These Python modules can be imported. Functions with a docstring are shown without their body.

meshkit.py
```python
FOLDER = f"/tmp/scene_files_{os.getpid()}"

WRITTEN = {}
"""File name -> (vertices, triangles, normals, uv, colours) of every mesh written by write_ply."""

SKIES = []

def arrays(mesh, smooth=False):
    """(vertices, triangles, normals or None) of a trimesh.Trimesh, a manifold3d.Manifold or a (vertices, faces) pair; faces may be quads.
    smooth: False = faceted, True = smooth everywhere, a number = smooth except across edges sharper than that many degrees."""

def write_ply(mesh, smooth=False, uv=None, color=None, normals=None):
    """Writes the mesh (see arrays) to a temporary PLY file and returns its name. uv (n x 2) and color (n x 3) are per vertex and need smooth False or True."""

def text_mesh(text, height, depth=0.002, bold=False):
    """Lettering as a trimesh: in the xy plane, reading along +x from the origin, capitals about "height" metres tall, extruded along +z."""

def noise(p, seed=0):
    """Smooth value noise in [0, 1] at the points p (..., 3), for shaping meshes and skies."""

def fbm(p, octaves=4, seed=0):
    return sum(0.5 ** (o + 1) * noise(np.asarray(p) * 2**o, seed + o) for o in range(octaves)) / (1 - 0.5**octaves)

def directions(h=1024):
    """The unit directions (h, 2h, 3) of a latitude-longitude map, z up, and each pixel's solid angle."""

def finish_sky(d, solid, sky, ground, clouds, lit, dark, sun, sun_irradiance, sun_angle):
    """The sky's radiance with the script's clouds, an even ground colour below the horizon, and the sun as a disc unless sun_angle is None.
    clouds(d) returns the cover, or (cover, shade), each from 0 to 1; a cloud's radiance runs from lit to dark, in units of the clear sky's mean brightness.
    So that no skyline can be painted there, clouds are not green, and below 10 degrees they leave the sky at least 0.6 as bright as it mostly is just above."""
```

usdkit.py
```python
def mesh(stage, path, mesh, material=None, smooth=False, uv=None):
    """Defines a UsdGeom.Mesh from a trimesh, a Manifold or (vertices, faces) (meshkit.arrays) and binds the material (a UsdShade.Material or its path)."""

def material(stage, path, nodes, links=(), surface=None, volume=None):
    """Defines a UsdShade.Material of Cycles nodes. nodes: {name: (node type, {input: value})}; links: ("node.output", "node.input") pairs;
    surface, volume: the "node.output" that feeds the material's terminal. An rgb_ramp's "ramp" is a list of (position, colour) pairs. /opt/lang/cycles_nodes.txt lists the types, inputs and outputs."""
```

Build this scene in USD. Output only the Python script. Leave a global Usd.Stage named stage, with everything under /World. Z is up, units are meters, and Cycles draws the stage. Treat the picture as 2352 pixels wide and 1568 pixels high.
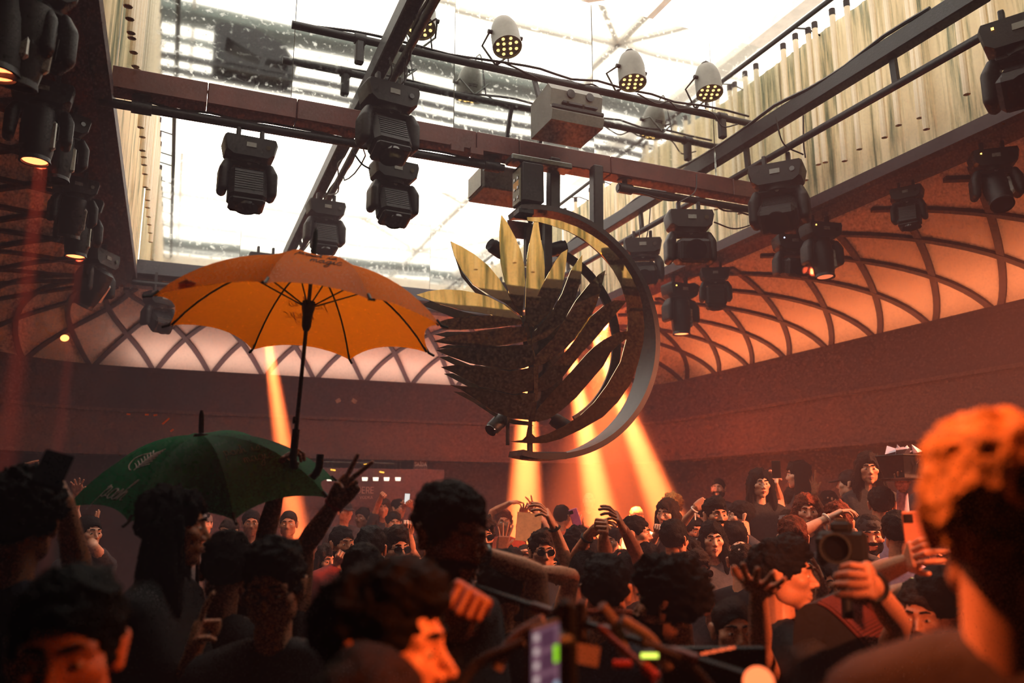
import math, random, numpy as np, trimesh, manifold3d as m3, usdkit, meshkit
from pxr import Usd, UsdGeom, UsdLux, UsdShade, Gf, Sdf
from shapely.geometry import Polygon, LineString, Point, box as sbox
from shapely.ops import unary_union

EXPOSURE, SKY, HAZE = 0.0, 1.05, .017

stage = Usd.Stage.CreateInMemory()
UsdGeom.SetStageUpAxis(stage, UsdGeom.Tokens.z); UsdGeom.SetStageMetersPerUnit(stage, 1.0)
stage.SetDefaultPrim(UsdGeom.Xform.Define(stage, '/World').GetPrim())
UsdGeom.Scope.Define(stage, '/World/Looks')

# ---------------------------------------------------------------- camera, sky, lights, exposure
W_PX, H_PX, F_PX = 2352., 1568., 1870.
PSI = math.atan2(794, math.hypot(F_PX, 371)); TH = math.atan2(371, F_PX)
CAM = np.array([0, 0, 1.95])
FW = np.array([math.sin(PSI)*math.cos(TH), math.cos(PSI)*math.cos(TH), math.sin(TH)])
RT = np.array([math.cos(PSI), -math.sin(PSI), 0.]); UP = np.cross(RT, FW)
cam = UsdGeom.Camera.Define(stage, '/World/camera')
cam.CreateHorizontalApertureAttr(36.0); cam.CreateVerticalApertureAttr(36.0*H_PX/W_PX)
cam.CreateFocalLengthAttr(36.0*F_PX/W_PX); cam.CreateClippingRangeAttr(Gf.Vec2f(0.05, 200))
cam.CreateFStopAttr(1.7); cam.CreateFocusDistanceAttr(5.6); cam.CreateExposureAttr(EXPOSURE)
M = Gf.Matrix4d(1.0)
for i, a in enumerate((RT, UP, -FW)): M.SetRow3(i, Gf.Vec3d(*a))
M.SetTranslateOnly(Gf.Vec3d(*CAM)); UsdGeom.Xformable(cam).AddTransformOp().Set(M)

def lin(r, g, b):
    f = lambda c: c/255/12.92 if c <= 10 else ((c/255+.055)/1.055)**2.4
    return (f(r), f(g), f(b))

def ray(x, y): return (x-W_PX/2)*RT - (y-H_PX/2)*UP + F_PX*FW
def atY(x, y, Y): d = ray(x, y); return CAM + d*(Y/d[1])
def atX(x, y, X): d = ray(x, y); return CAM + d*(X/d[0])
def atZ(x, y, Z): d = ray(x, y); return CAM + d*((Z-CAM[2])/d[2])
def atR(x, y, R): return CAM + ray(x, y)*(R/F_PX)

dome = UsdLux.DomeLight.Define(stage, '/World/overcast_sky')
dome.CreateIntensityAttr(SKY); dome.CreateColorAttr(Gf.Vec3f(1.0, .90, .77))

def spot(name, pos, target, color, power, half_deg, radius=.03, soft=.9):
    s = UsdLux.SphereLight.Define(stage, '/World/' + name)
    s.CreateRadiusAttr(radius); s.CreateIntensityAttr(power); s.CreateColorAttr(Gf.Vec3f(*color)); s.CreateNormalizeAttr(True)
    sh = UsdLux.ShapingAPI.Apply(s.GetPrim()); sh.CreateShapingConeAngleAttr(half_deg); sh.CreateShapingConeSoftnessAttr(soft)
    d = np.asarray(target, float)-np.asarray(pos, float); d /= np.linalg.norm(d)
    a = np.cross(d, [0, 1, .013]); a /= np.linalg.norm(a); b = np.cross(-d, a)
    m = Gf.Matrix4d(1.0)
    for i, r in enumerate((a, b, -d)): m.SetRow3(i, Gf.Vec3d(*map(float, r)))
    m.SetTranslateOnly(Gf.Vec3d(*map(float, pos))); UsdGeom.Xformable(s).AddTransformOp().Set(m)
    return s

AMBER = (1.0, .225, .045); ORANGE = (1.0, .17, .03); RED = (1.0, .10, .03)
# the show lights: narrow orange beams from the moving heads under the far end and the sides of the light well
BEAMS = [  # name, lens pixel, depth y, aim pixel, aim depth, colour, power, half angle
    ('beam_lamp_far_left', (603, 700), 9.7, (690, 1290), 9.0, AMBER, 240000, 3.3),
    ('beam_lamp_far_sign', (1215, 720), 9.7, (1203, 1290), 9.2, AMBER, 340000, 5.4),
    ('beam_lamp_far_centre', (1296, 728), 9.7, (1400, 1290), 9.2, AMBER, 340000, 5.4),
    ('beam_lamp_far_right', (1352, 735), 9.7, (1572, 1290), 9.2, AMBER, 340000, 5.4)]
for nm, (x, y), d, (tx, ty), td, c, pw, ha in BEAMS:
    spot(nm, atY(x, y, d), atY(tx, ty, td), c, pw, ha, .05)
for nm, (x, y), X, c, pw, ha in [('beam_lamp_left_near', (95, 374), -.86, RED, 5200, 2.4), ('beam_lamp_left_far', (182, 590), -.83, RED, 5200, 1.6),
                                 ('beam_lamp_right_far', (1560, 733), 5.2, ORANGE, 3000, 1.4), ('beam_lamp_right_near', (1871, 622), 5.22, RED, 1600, .8)]:
    p = atX(x, y, X); spot(nm, p, p-np.array([0, 0, 3.]), c, pw, ha, .04)
def strip(name, a, b, w, color, power):
    a, b = np.array(a, float), np.array(b, float); r = UsdLux.RectLight.Define(stage, '/World/' + name); L = np.linalg.norm(b-a)
    r.CreateWidthAttr(L); r.CreateHeightAttr(w); r.CreateColorAttr(Gf.Vec3f(*color)); r.CreateIntensityAttr(power); r.CreateNormalizeAttr(False)
    x = (b-a)/L; z = np.array([0, 0, -1.]); m = Gf.Matrix4d(1.0)
    for i, q in enumerate((x, np.cross(z, x), z)): m.SetRow3(i, Gf.Vec3d(*map(float, q)))
    m.SetTranslateOnly(Gf.Vec3d(*map(float, (a+b)/2))); UsdGeom.Xformable(r).AddTransformOp().Set(m)
# led strips lying on the ledge of the fascia light the cove from below
strip('ledge_strip_far', (-.6, 12.07, 3.722), (5.2, 12.07, 3.722), .08, (1., .70, .60), 13.)
strip('ledge_strip_right', (7.07, 10.0, 3.722), (7.07, 1.6, 3.722), .08, (1., .31, .12), 12.)
# washes from the stage side: they light faces, hair and shoulders of those near the stage, and one amber wash from the far end
WASHES = [('wash_lamp_stage_right', (2.9, -.6, 4.2), (.48, 1.40, 1.62), ORANGE, 400, 7.0, .1, .7), ('wash_lamp_stage_front', (.15, 2.0, 4.3), (.97, .73, 1.98), (1., .24, .06), 330, 7.5, .08, .6),
          ('wash_lamp_crowd', (6.6, 2.5, 3.95), (3.5, 5.2, 1.4), (1., .31, .14), 900, 27, .12, .9),
          ('wash_lamp_hands', (1.5, -1.0, 3.4), (1.98, 2.2, 1.68), (1., .25, .09), 420, 9.5, .08, .6),
          ('wash_lamp_far', atY(1385, 745, 9.75), atY(1400, 1330, 9.0), (1., .19, .04), 15000, 22, .08, 1.)]
for w in WASHES: spot(*w)
# ---------------------------------------------------------------- helpers
MATS = {}
def mat(name, rgb, rough=.6, metal=0., var=.12, scale=9., bump=0., bscale=60., spec=.5, rgb2=None, sheen=0., coat=0., detail=3.):
    """a plain procedural surface: colour broken up by noise, with fine relief"""
    if name in MATS: return MATS[name]
    c = np.array(rgb, float); d = np.array(rgb2, float) if rgb2 is not None else c*(1-var)
    n = {'tc': ('texture_coordinate', {}), 'no': ('noise_texture', {'scale': scale, 'detail': detail}),
         'rp': ('rgb_ramp', {'ramp': [(.3, tuple(d)), (.7, tuple(c*(1 if rgb2 is not None else 1+var*.6)))]}),
         'p': ('principled_bsdf', {'roughness': rough, 'metallic': metal, 'specular_ior_level': spec, 'sheen_weight': sheen, 'coat_weight': coat})}
    l = [('tc.object', 'no.vector'), ('no.fac', 'rp.fac'), ('rp.color', 'p.base_color')]
    if bump:
        n['n2'] = ('noise_texture', {'scale': bscale, 'detail': 2.}); n['b'] = ('bump', {'strength': bump, 'distance': .01})
        l += [('tc.object', 'n2.vector'), ('n2.fac', 'b.height'), ('b.normal', 'p.normal')]
    MATS[name] = usdkit.material(stage, '/World/Looks/' + name, n, l, surface='p.BSDF'); return MATS[name]

def glow(name, rgb, strength):
    if name not in MATS:
        MATS[name] = usdkit.material(stage, '/World/Looks/' + name, {'e': ('emission', {'color': tuple(rgb), 'strength': strength})}, [], surface='e.emission')
    return MATS[name]

TAKEN = {}
def numbered(path):
    k = TAKEN.get(path, 0); TAKEN[path] = k+1
    return path if k == 0 else f'{path}_{k:03d}'

def tag(p, label=None, cat=None, group=None, kind=None):
    p = p.GetPrim() if hasattr(p, 'GetPrim') else p
    for k, v in (('label', label), ('category', cat), ('group', group), ('kind', kind)):
        if v: p.SetCustomDataByKey(k, v)
    return p

class Thing:
    """an Xform directly under /World whose children are the parts of one thing; frame = 4x4 (columns), parts given in world or local coordinates"""
    def __init__(self, name, label=None, cat=None, loc=(0, 0, 0), R=None, group=None, kind=None, root='/World/'):
        self.path = numbered(root + name); self.x = UsdGeom.Xform.Define(stage, self.path)
        self.F = np.eye(4); self.F[:3, 3] = loc
        if R is not None: self.F[:3, :3] = R
        self.x.AddTransformOp().Set(Gf.Matrix4d(*self.F.T.ravel().tolist()))
        self.inv = np.linalg.inv(self.F); tag(self.x, label, cat, group, kind)
    def part(self, name, mesh, m, label=None, world=True, smooth=35, kind=None, parent=None):
        v, f = vf(mesh)
        if world: v = v @ self.inv[:3, :3].T + self.inv[:3, 3]
        path = numbered((parent or self.path) + '/' + name)
        usdkit.mesh(stage, path, (v, f), m, smooth=smooth); tag(stage.GetPrimAtPath(path), label, None, None, kind)
        return path

def solo(name, mesh, m, label=None, cat=None, group=None, kind=None, smooth=35):
    """a thing (or a piece of the setting) that is one mesh"""
    path = numbered('/World/' + name); usdkit.mesh(stage, path, vf(mesh), m, smooth=smooth)
    return tag(stage.GetPrimAtPath(path), label, cat, group, kind)

def copy_of(src, name, label, cat, F, group=None):
    """a copy of a thing: an Xform of its own that references the first one with its parts"""
    path = numbered('/World/' + name); x = UsdGeom.Xform.Define(stage, path)
    x.GetPrim().GetReferences().AddInternalReference(src); x.GetPrim().SetInstanceable(True)
    x.ClearXformOpOrder(); x.AddTransformOp(opSuffix='place').Set(Gf.Matrix4d(*np.asarray(F, float).T.ravel().tolist()))
    return tag(x, label, cat, group)

def vf(mesh):
    if isinstance(mesh, MB): return mesh.get()
    if isinstance(mesh, (tuple, list)): 
        v, f = np.asarray(mesh[0], float), np.asarray(mesh[1], int)
        return v, (np.vstack([f[:, [0, 1, 2]], f[:, [0, 2, 3]]]) if f.shape[1] == 4 else f)
    if hasattr(mesh, 'to_mesh'): mm = mesh.to_mesh(); return np.array(mm.vert_properties[:, :3], float), np.array(mm.tri_verts)
    return np.array(mesh.vertices), np.array(mesh.faces)

def unit(v): v = np.asarray(v, float); return v/max(np.linalg.norm(v), 1e-12)
def rotz(a): c, s = math.cos(a), math.sin(a); return np.array([[c, -s, 0], [s, c, 0], [0, 0, 1.]])
def rotx(a): c, s = math.cos(a), math.sin(a); return np.array([[1., 0, 0], [0, c, -s], [0, s, c]])
def roty(a): c, s = math.cos(a), math.sin(a); return np.array([[c, 0, s], [0, 1., 0], [-s, 0, c]])
def frame(z, ref=(0, 0, 1)):
    """columns x, y, z with the given z"""
    z = unit(z); r = np.asarray(ref, float)
    if abs(z @ unit(r)) > .98: r = np.array([1., 0, 0]) if abs(z[0]) < .9 else np.array([0, 1., 0])
    x = unit(np.cross(r, z)); return np.stack([x, np.cross(z, x), z], 1)
def F4(R, t): F = np.eye(4); F[:3, :3] = R; F[:3, 3] = t; return F
def smooth_path(p, n=24):
    """Catmull-Rom through the points"""
    p = np.asarray(p, float); q = np.vstack([2*p[0]-p[1], p, 2*p[-1]-p[-2]]); out = []
    for i in range(1, len(q)-2):
        t = np.linspace(0, 1, max(2, n//(len(p)-1)), endpoint=i == len(q)-3)[:, None]
        a, b, c, d = q[i-1:i+3]
        out.append(.5*(2*b+(c-a)*t+(2*a-5*b+4*c-d)*t*t+(3*b-a-3*c+d)*t**3))
    return np.vstack(out)

class MB:
    """collects shapes into one mesh"""
    def __init__(self): self.v, self.f, self.n = [], [], 0
    def add(self, mesh, R=None, t=None):
        v, f = vf(mesh)
        if R is not None: v = v @ np.asarray(R).T
        if t is not None: v = v + np.asarray(t)
        self.v.append(v); self.f.append(f+self.n); self.n += len(v); return self
    def get(self): return np.vstack(self.v), np.vstack(self.f)
    def box(self, c, s, R=None, ch=0.):
        """box with centre c, size s, optional chamfer"""
        s = np.asarray(s, float)/2
        if ch <= 0: m = trimesh.creation.box(2*s); return self.add(m, R, c)
        ch = min(ch, s.min()*.8); P = []
        for sx in (-1, 1):
            for sy in (-1, 1):
                for sz in (-1, 1):
                    q = np.array([sx, sy, sz])*s
                    for k in range(3):
                        w = q.copy(); 
                        for j in range(3):
                            if j != k: w[j] -= math.copysign(ch, w[j])
                        P.append(w)
        return self.add(m3.Manifold.hull_points(np.array(P)), R, c)
    def bar(self, a, b, w, h=None, ref=(0, 0, 1), ch=0.):
        a, b = np.asarray(a, float), np.asarray(b, float); R = frame(b-a, ref)
        return self.box((a+b)/2, (w, h or w, np.linalg.norm(b-a)), R, ch)
    def cyl(self, a, b, r, r2=None, n=14, cap=True):
        a, b = np.asarray(a, float), np.asarray(b, float); R = frame(b-a); L = np.linalg.norm(b-a); r2 = r if r2 is None else r2
        return self.lathe([(r, 0), (r2, L)], a, R, n, cap)
    def lathe(self, prof, t=(0, 0, 0), R=None, n=20, cap=True):
        prof = np.asarray(prof, float); k = len(prof); a = np.arange(n)*2*np.pi/n
        v = np.stack([prof[:, None, 0]*np.cos(a), prof[:, None, 0]*np.sin(a), np.repeat(prof[:, None, 1], n, 1)], -1).reshape(-1, 3)
        i, j = np.meshgrid(np.arange(k-1), np.arange(n), indexing='ij'); j2 = (j+1) % n
        f = np.stack([i*n+j, i*n+j2, (i+1)*n+j2, (i+1)*n+j], -1).reshape(-1, 4); f = np.vstack([f[:, [0, 1, 2]], f[:, [0, 2, 3]]])
        if cap:
            v = np.vstack([v, [0, 0, prof[0, 1]], [0, 0, prof[-1, 1]]]); A, B = k*n, k*n+1
            jj = np.arange(n); f = np.vstack([f, np.stack([np.full(n, A), (jj+1) % n, jj], 1), np.stack([np.full(n, B), (k-1)*n+jj, (k-1)*n+(jj+1) % n], 1)])
        return self.add((v, f), R, t)
    def tube(self, pts, r, n=8, closed=False, cap=True):
        p = np.asarray(pts, float); k = len(p); r = np.broadcast_to(r, (k,))
        T = np.gradient(p, axis=0) if not closed else np.roll(p, -1, 0)-np.roll(p, 1, 0)
        T /= np.linalg.norm(T, axis=1, keepdims=True)+1e-12
        x = frame(T[0])[:, 0]; X = []
        for t in T: x = unit(x-t*(x@t)); X.append(x)
        X = np.array(X); Y = np.cross(T, X); a = np.arange(n)*2*np.pi/n
        v = (p[:, None]+r[:, None, None]*(np.cos(a)[None, :, None]*X[:, None]+np.sin(a)[None, :, None]*Y[:, None])).reshape(-1, 3)
        i, j = np.meshgrid(np.arange(k if closed else k-1), np.arange(n), indexing='ij'); j2 = (j+1) % n; i2 = (i+1) % k
        f = np.stack([i*n+j, i*n+j2, i2*n+j2, i2*n+j], -1).reshape(-1, 4); f = np.vstack([f[:, [0, 1, 2]], f[:, [0, 2, 3]]])
        if not closed and cap:
            v = np.vstack([v, p[0], p[-1]]); jj = np.arange(n)
            f = np.vstack([f, np.stack([np.full(n, k*n), (jj+1) % n, jj], 1), np.stack([np.full(n, k*n+1), (k-1)*n+jj, (k-1)*n+(jj+1) % n], 1)])
        return self.add((v, f))
    def strip(self, pts, nrm, w, t):
        """flat bar of width w and thickness t laid along pts; nrm = surface normal per point (the bar stands on the surface)"""
        p, N = np.asarray(pts, float), np.asarray(nrm, float); k = len(p)
        T = np.gradient(p, axis=0); T /= np.linalg.norm(T, axis=1, keepdims=True); S = np.cross(T, N); S /= np.linalg.norm(S, axis=1, keepdims=True)
        ring = np.stack([p-S*w/2, p+S*w/2, p+S*w/2+N*t, p-S*w/2+N*t], 1).reshape(-1, 3)
        i, j = np.meshgrid(np.arange(k-1), np.arange(4), indexing='ij'); j2 = (j+1) % 4
        f = np.stack([i*4+j, i*4+j2, (i+1)*4+j2, (i+1)*4+j], -1).reshape(-1, 4); e = (k-1)*4
        return self.add((ring, np.vstack([f, [[3, 2, 1, 0], [e, e+1, e+2, e+3]]])))
    def grid(self, P, closed_u=False):
        """quad grid of points (a, b, 3)"""
        a, b = P.shape[:2]; i, j = np.meshgrid(np.arange(a if closed_u else a-1), np.arange(b-1), indexing='ij'); i2 = (i+1) % a
        return self.add((P.reshape(-1, 3), np.stack([i*b+j, i2*b+j, i2*b+j+1, i*b+j+1], -1).reshape(-1, 4)))
    def prism(self, poly, depth, R=None, t=None):
        """extruded shapely polygon(s), from z = 0 to depth"""
        for g in (poly.geoms if hasattr(poly, 'geoms') else [poly]):
            if g.area > 1e-9: self.add(trimesh.creation.extrude_polygon(g, depth), R, t)
        return self
# ---------------------------------------------------------------- the room
XL, XR, YN, YB = -2.6, 7.1, -3.6, 12.1
WX0, WX1, WY0, WY1, WZ0, WZ1 = -.51, 5.0, 2.2, 10.1, 4.57, 6.05
ZF0, ZF1, ZS = 2.58, 3.73, 4.5            # fascia from ZF0 to ZF1, soffit at ZS
rng = np.random.default_rng(7)
black = mat('black_plastic', lin(13, 15, 19), .5, var=.25, scale=30, bump=.1, bscale=220, spec=.3)
blackmetal = mat('black_metal', lin(20, 23, 28), .5, .15, var=.3, scale=14, bump=.1, bscale=90)
greymetal = mat('grey_steel', lin(96, 100, 98), .4, .8, var=.25, scale=12)
redwood = mat('red_brown_wood', lin(92, 42, 38), .5, var=.35, scale=5, bump=.15, bscale=30)
darkwall = mat('dark_wall', lin(60, 42, 48), .8, var=.05, scale=3)
darkfascia = mat('dark_fascia', lin(58, 38, 50), .7, var=.05, scale=2.5)
fasciaband = mat('brown_fascia', lin(88, 60, 58), .7, var=.05, scale=2.5)
cream = mat('cream_fabric', lin(226, 204, 186), .9, var=.02, scale=2)
lattice = mat('lattice_brown', lin(74, 48, 48), .7, var=.2, scale=6)
MATS['well_white'] = usdkit.material(stage, '/World/Looks/well_white', {
    'tc': ('texture_coordinate', {}), 'mp': ('mapping', {'scale': (7., 7., .55)}), 'n1': ('noise_texture', {'scale': 1.6, 'detail': 5., 'roughness': .6}),
    'r1': ('rgb_ramp', {'ramp': [(.36, lin(112, 122, 96)), (.47, lin(214, 200, 160)), (.56, lin(248, 232, 196))]}),
    'p': ('principled_bsdf', {'roughness': .55})}, [('tc.object', 'mp.vector'), ('mp.vector', 'n1.vector'), ('n1.fac', 'r1.fac'), ('r1.color', 'p.base_color')], surface='p.BSDF')
tubewhite = mat('white_pvc', lin(240, 224, 196), .4, var=.06, scale=3)
tubehole = mat('tube_end', lin(40, 30, 30), .8)
MATS['mirror'] = usdkit.material(stage, '/World/Looks/mirror', {
    'g': ('geometry', {}), 'mp': ('mapping', {'scale': (1., 1., .5)}), 'n': ('noise_texture', {'scale': .75, 'detail': 1.5}), 'b': ('bump', {'strength': .3, 'distance': .03}),
    'n2': ('noise_texture', {'scale': 26., 'detail': 3.}), 'r2': ('rgb_ramp', {'ramp': [(.55, (.05,)*3), (.75, (.16,)*3)]}),
    'p': ('principled_bsdf', {'base_color': (.80, .835, .82), 'metallic': 1., 'roughness': .05})},
    [('g.position', 'mp.vector'), ('mp.vector', 'n.vector'), ('n.fac', 'b.height'), ('b.normal', 'p.normal'), ('g.position', 'n2.vector'), ('n2.fac', 'r2.fac'), ('r2.color', 'p.roughness')], surface='p.BSDF')
MATS['glass'] = usdkit.material(stage, '/World/Looks/glass', {'t': ('transparent_bsdf', {'color': (.985, .985, .98)}), 'g': ('glossy_bsdf', {'color': (1, 1, 1), 'roughness': .05}),
    'f': ('fresnel', {'IOR': 1.4}), 'ge': ('geometry', {}), 'i': ('math', {'math_type': 'subtract', 'value1': 1.}), 'k': ('math', {'math_type': 'multiply'}), 'm': ('mix_closure', {})},
    [('ge.backfacing', 'i.value2'), ('f.fac', 'k.value1'), ('i.value', 'k.value2'), ('k.value', 'm.fac'), ('t.BSDF', 'm.closure1'), ('g.BSDF', 'm.closure2')], surface='m.closure')

solo('floor_001', MB().box(((4.55+XR)/2, (4.45+YB)/2, .175), (XR-4.55+.1, YB-4.45+.1, .35), ch=.01), mat('terrace_floor', lin(46, 36, 36), .6), 'low terrace step at the far right on which the guests stand', kind='structure')
solo('floor', MB().box(((XL+XR)/2, (YN+YB)/2, -.1), (XR-XL+1.2, YB-YN+1.2, .2)), mat('club_floor', lin(40, 32, 32), .5, var=.3), kind='structure')
# back wall: a low dark bar front, pale panels let into the upper part
for nm, c, s in [('wall_back', ((XL+XR)/2, YB+.55, 2.5), (XR-XL+2, .3, 5)), ('wall_right', (XR+.55, (YN+YB)/2, 2.5), (.3, YB-YN+1.2, 5)),
                 ('wall_left', (XL-.55, (YN+YB)/2, 2.5), (.3, YB-YN+1.2, 5)), ('wall_front', ((XL+XR)/2, YN-.55, 2.5), (XR-XL+2, .3, 5))]:
    solo(nm, MB().box(c, s), darkwall, kind='structure')

def rrect(off, n=14):
    """rounded-rectangle plan, off metres inside the wall line, counter-clockwise, with matching point counts; returns points and outward normals"""
    r = 2.0-off; P, N = [], []
    for cx, cy, a0 in [(XR-2, YB-2, 0), (XL+2, YB-2, 90), (XL+2, YN+2, 180), (XR-2, YN+2, 270)]:
        for a in np.radians(np.linspace(a0, a0+90, n)): P.append((cx+r*math.cos(a), cy+r*math.sin(a))); N.append((math.cos(a), math.sin(a)))
    return np.array(P), np.array(N)
def ring(prof, n=14):
    """closed ring swept round the room; prof = list of (off, z)"""
    return np.stack([np.column_stack([rrect(o, n)[0], np.full(4*n, z)]) for o, z in prof], 1)
m = MB(); m.grid(ring([(-.45, ZF1-.01), (-.45, ZF1-.02), (.0, ZF1-.02), (.09, ZF1-.02), (.09, ZF1+.025), (.11, ZF1+.025), (.11, ZF1-.04), (.10, ZF1-.04), (.10, 3.19), (-.4, 3.19)]), True)
solo('trim_1', m, darkfascia, 'dark upper fascia band running round the room under the cove', kind='structure')
m = MB(); m.grid(ring([(-.4, 3.19), (.115, 3.19), (.115, 3.15), (.06, 3.15), (.06, ZF0+.03), (.1, ZF0+.03), (.1, ZF0), (-.45, ZF0)]), True)
solo('trim_2', m, fasciaband, 'brown lower fascia band running round the room', kind='structure')

# cove: a cream vault from the fascia to the soffit, with a diagonal lattice
CW, CH = 1.85, ZS-ZF1
def cove(t): return -.25+CW*(1-math.cos(t)), ZF1+CH*math.sin(t)
prof = [cove(t) for t in np.linspace(0, math.pi/2, 13)]
ceil = Thing('ceiling', kind='structure')
m = MB(); m.grid(ring(prof+[(1.62, ZS), (2.02, ZS)], 16), True); ceil.part('cove', m, cream, smooth=60)
def loop_point(u, off):
    """point on the plan loop by arc length u measured along the wall line (straight parts and corners)"""
    Lx, Ly, q = XR-XL-4, YB-YN-4, math.pi; r = 2-off
    u = u % (2*Lx+2*Ly+4*q)
    segs = [(Lx, 'b'), (q, 0), (Ly, 'l'), (q, 1), (Lx, 'f'), (q, 2), (Ly, 'r'), (q, 3)]
    cs = [(XL+2, YB-2, 90), (XL+2, YN+2, 180), (XR-2, YN+2, 270), (XR-2, YB-2, 0)]
    for L, k in segs:
        if u <= L:
            if k == 'b': return np.array([XR-2-u, YB-off]), np.array([0, 1.])
            if k == 'l': return np.array([XL+off, YB-2-u]), np.array([-1., 0])
            if k == 'f': return np.array([XL+2+u, YN+off]), np.array([0, -1.])
            if k == 'r': return np.array([XR-off, YN+2+u]), np.array([1., 0])
            cx, cy, a0 = cs[k]; a = math.radians(a0+90*u/L); n = np.array([math.cos(a), math.sin(a)])
            return np.array([cx, cy])+r*n, n
        u -= L
SP, SLOPE = .735, .56
per = 2*(XR-XL-4)+2*(YB-YN-4)+4*math.pi; cnt = round(per/SP)
ts = np.linspace(.015, math.pi/2-.02, 16)
arc = np.concatenate([[0], np.cumsum([math.hypot(cove(b)[0]-cove(a)[0], cove(b)[1]-cove(a)[1]) for a, b in zip(ts[:-1], ts[1:])])])
for k in range(cnt):
    u0 = (XR-2-.45)+k*per/cnt
    for sgn in (-1, 1):
        pts, nr = [], []
        for t, s in zip(ts, arc):
            o, z = cove(t); (x, y), n = loop_point(u0+sgn*s*SLOPE/1.0*1.05, o)
            pts.append((x, y, z)); nn = np.array([-n[0]*math.cos(t)/CW, -n[1]*math.cos(t)/CW, -math.sin(t)/CH]); nr.append(unit(nn))
        pm = np.mean(pts, 0)
        if pm[1] < 1.2: continue                      # behind the camera nothing of it can be seen
        ceil.part('lattice_strip', MB().strip(pts, nr, .062, .035 if sgn > 0 else .03), lattice, smooth=40)
# soffit: dark edge and red-brown boards round the light well, and the flat ceiling above
def frame_ring(x0, x1, y0, y1, w, z0, z1):
    o = sbox(x0-w, y0-w, x1+w, y1+w).difference(sbox(x0, y0, x1, y1)); return MB().prism(o, z1-z0, t=(0, 0, z0))
solo('trim_3', frame_ring(WX0, WX1, WY0, WY1, .10, 4.47, WZ0), mat('dark_edge', lin(58, 44, 50), .6), 'dark edge board round the mouth of the light well', kind='structure')
solo('trim_4', frame_ring(WX0-.10, WX1+.10, WY0-.10, WY1+.10, .30, 4.485, WZ0), redwood, 'red-brown soffit boards round the light well', kind='structure')
solid = sbox(XL-.6, YN-.6, XR+.6, YB+.6).difference(sbox(WX0-.07, WY0-.07, WX1+.07, WY1+.07))
solo('ceiling_001', MB().prism(solid, .12, t=(0, 0, WZ0)), darkwall, kind='structure')

# light well: ribbed white walls hung with pvc tubes, open to the glass roof
def ribbed(p0, p1, z0, z1, nrm):
    L = np.linalg.norm(np.subtract(p1, p0)); n = int(L/.035); s = np.linspace(0, 1, n+1); d = .012*np.sin(np.arange(n+1)*math.pi*.5*1.0)
    P = np.array(p0)+np.outer(s, np.subtract(p1, p0))+np.outer(d, nrm); m = MB()
    m.grid(np.stack([np.column_stack([P, np.full(n+1, z0)]), np.column_stack([P, np.full(n+1, z1)])], 1))
    q = np.array([p0, p1, np.array(p1)-np.array(nrm)*.08, np.array(p0)-np.array(nrm)*.08]); return m.prism(Polygon(q), z1-z0, t=(0, 0, z0))
w_l = Thing('wall_left_001', kind='structure'); w_l.part('ribbed_panel', ribbed((WX0-.02, WY0), (WX0-.02, WY1), WZ0, WZ1-.03, (1, 0)), MATS['well_white'])
w_r = Thing('wall_right_001', kind='structure'); w_r.part('ribbed_panel', ribbed((WX1+.02, WY0), (WX1+.02, WY1), WZ0, WZ1-.03, (-1, 0)), MATS['well_white'])
w_n = Thing('wall_front_001', kind='structure'); w_n.part('ribbed_panel', ribbed((WX0, WY0-.02), (WX1, WY0-.02), WZ0, WZ1-.03, (0, 1)), MATS['well_white'])
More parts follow.
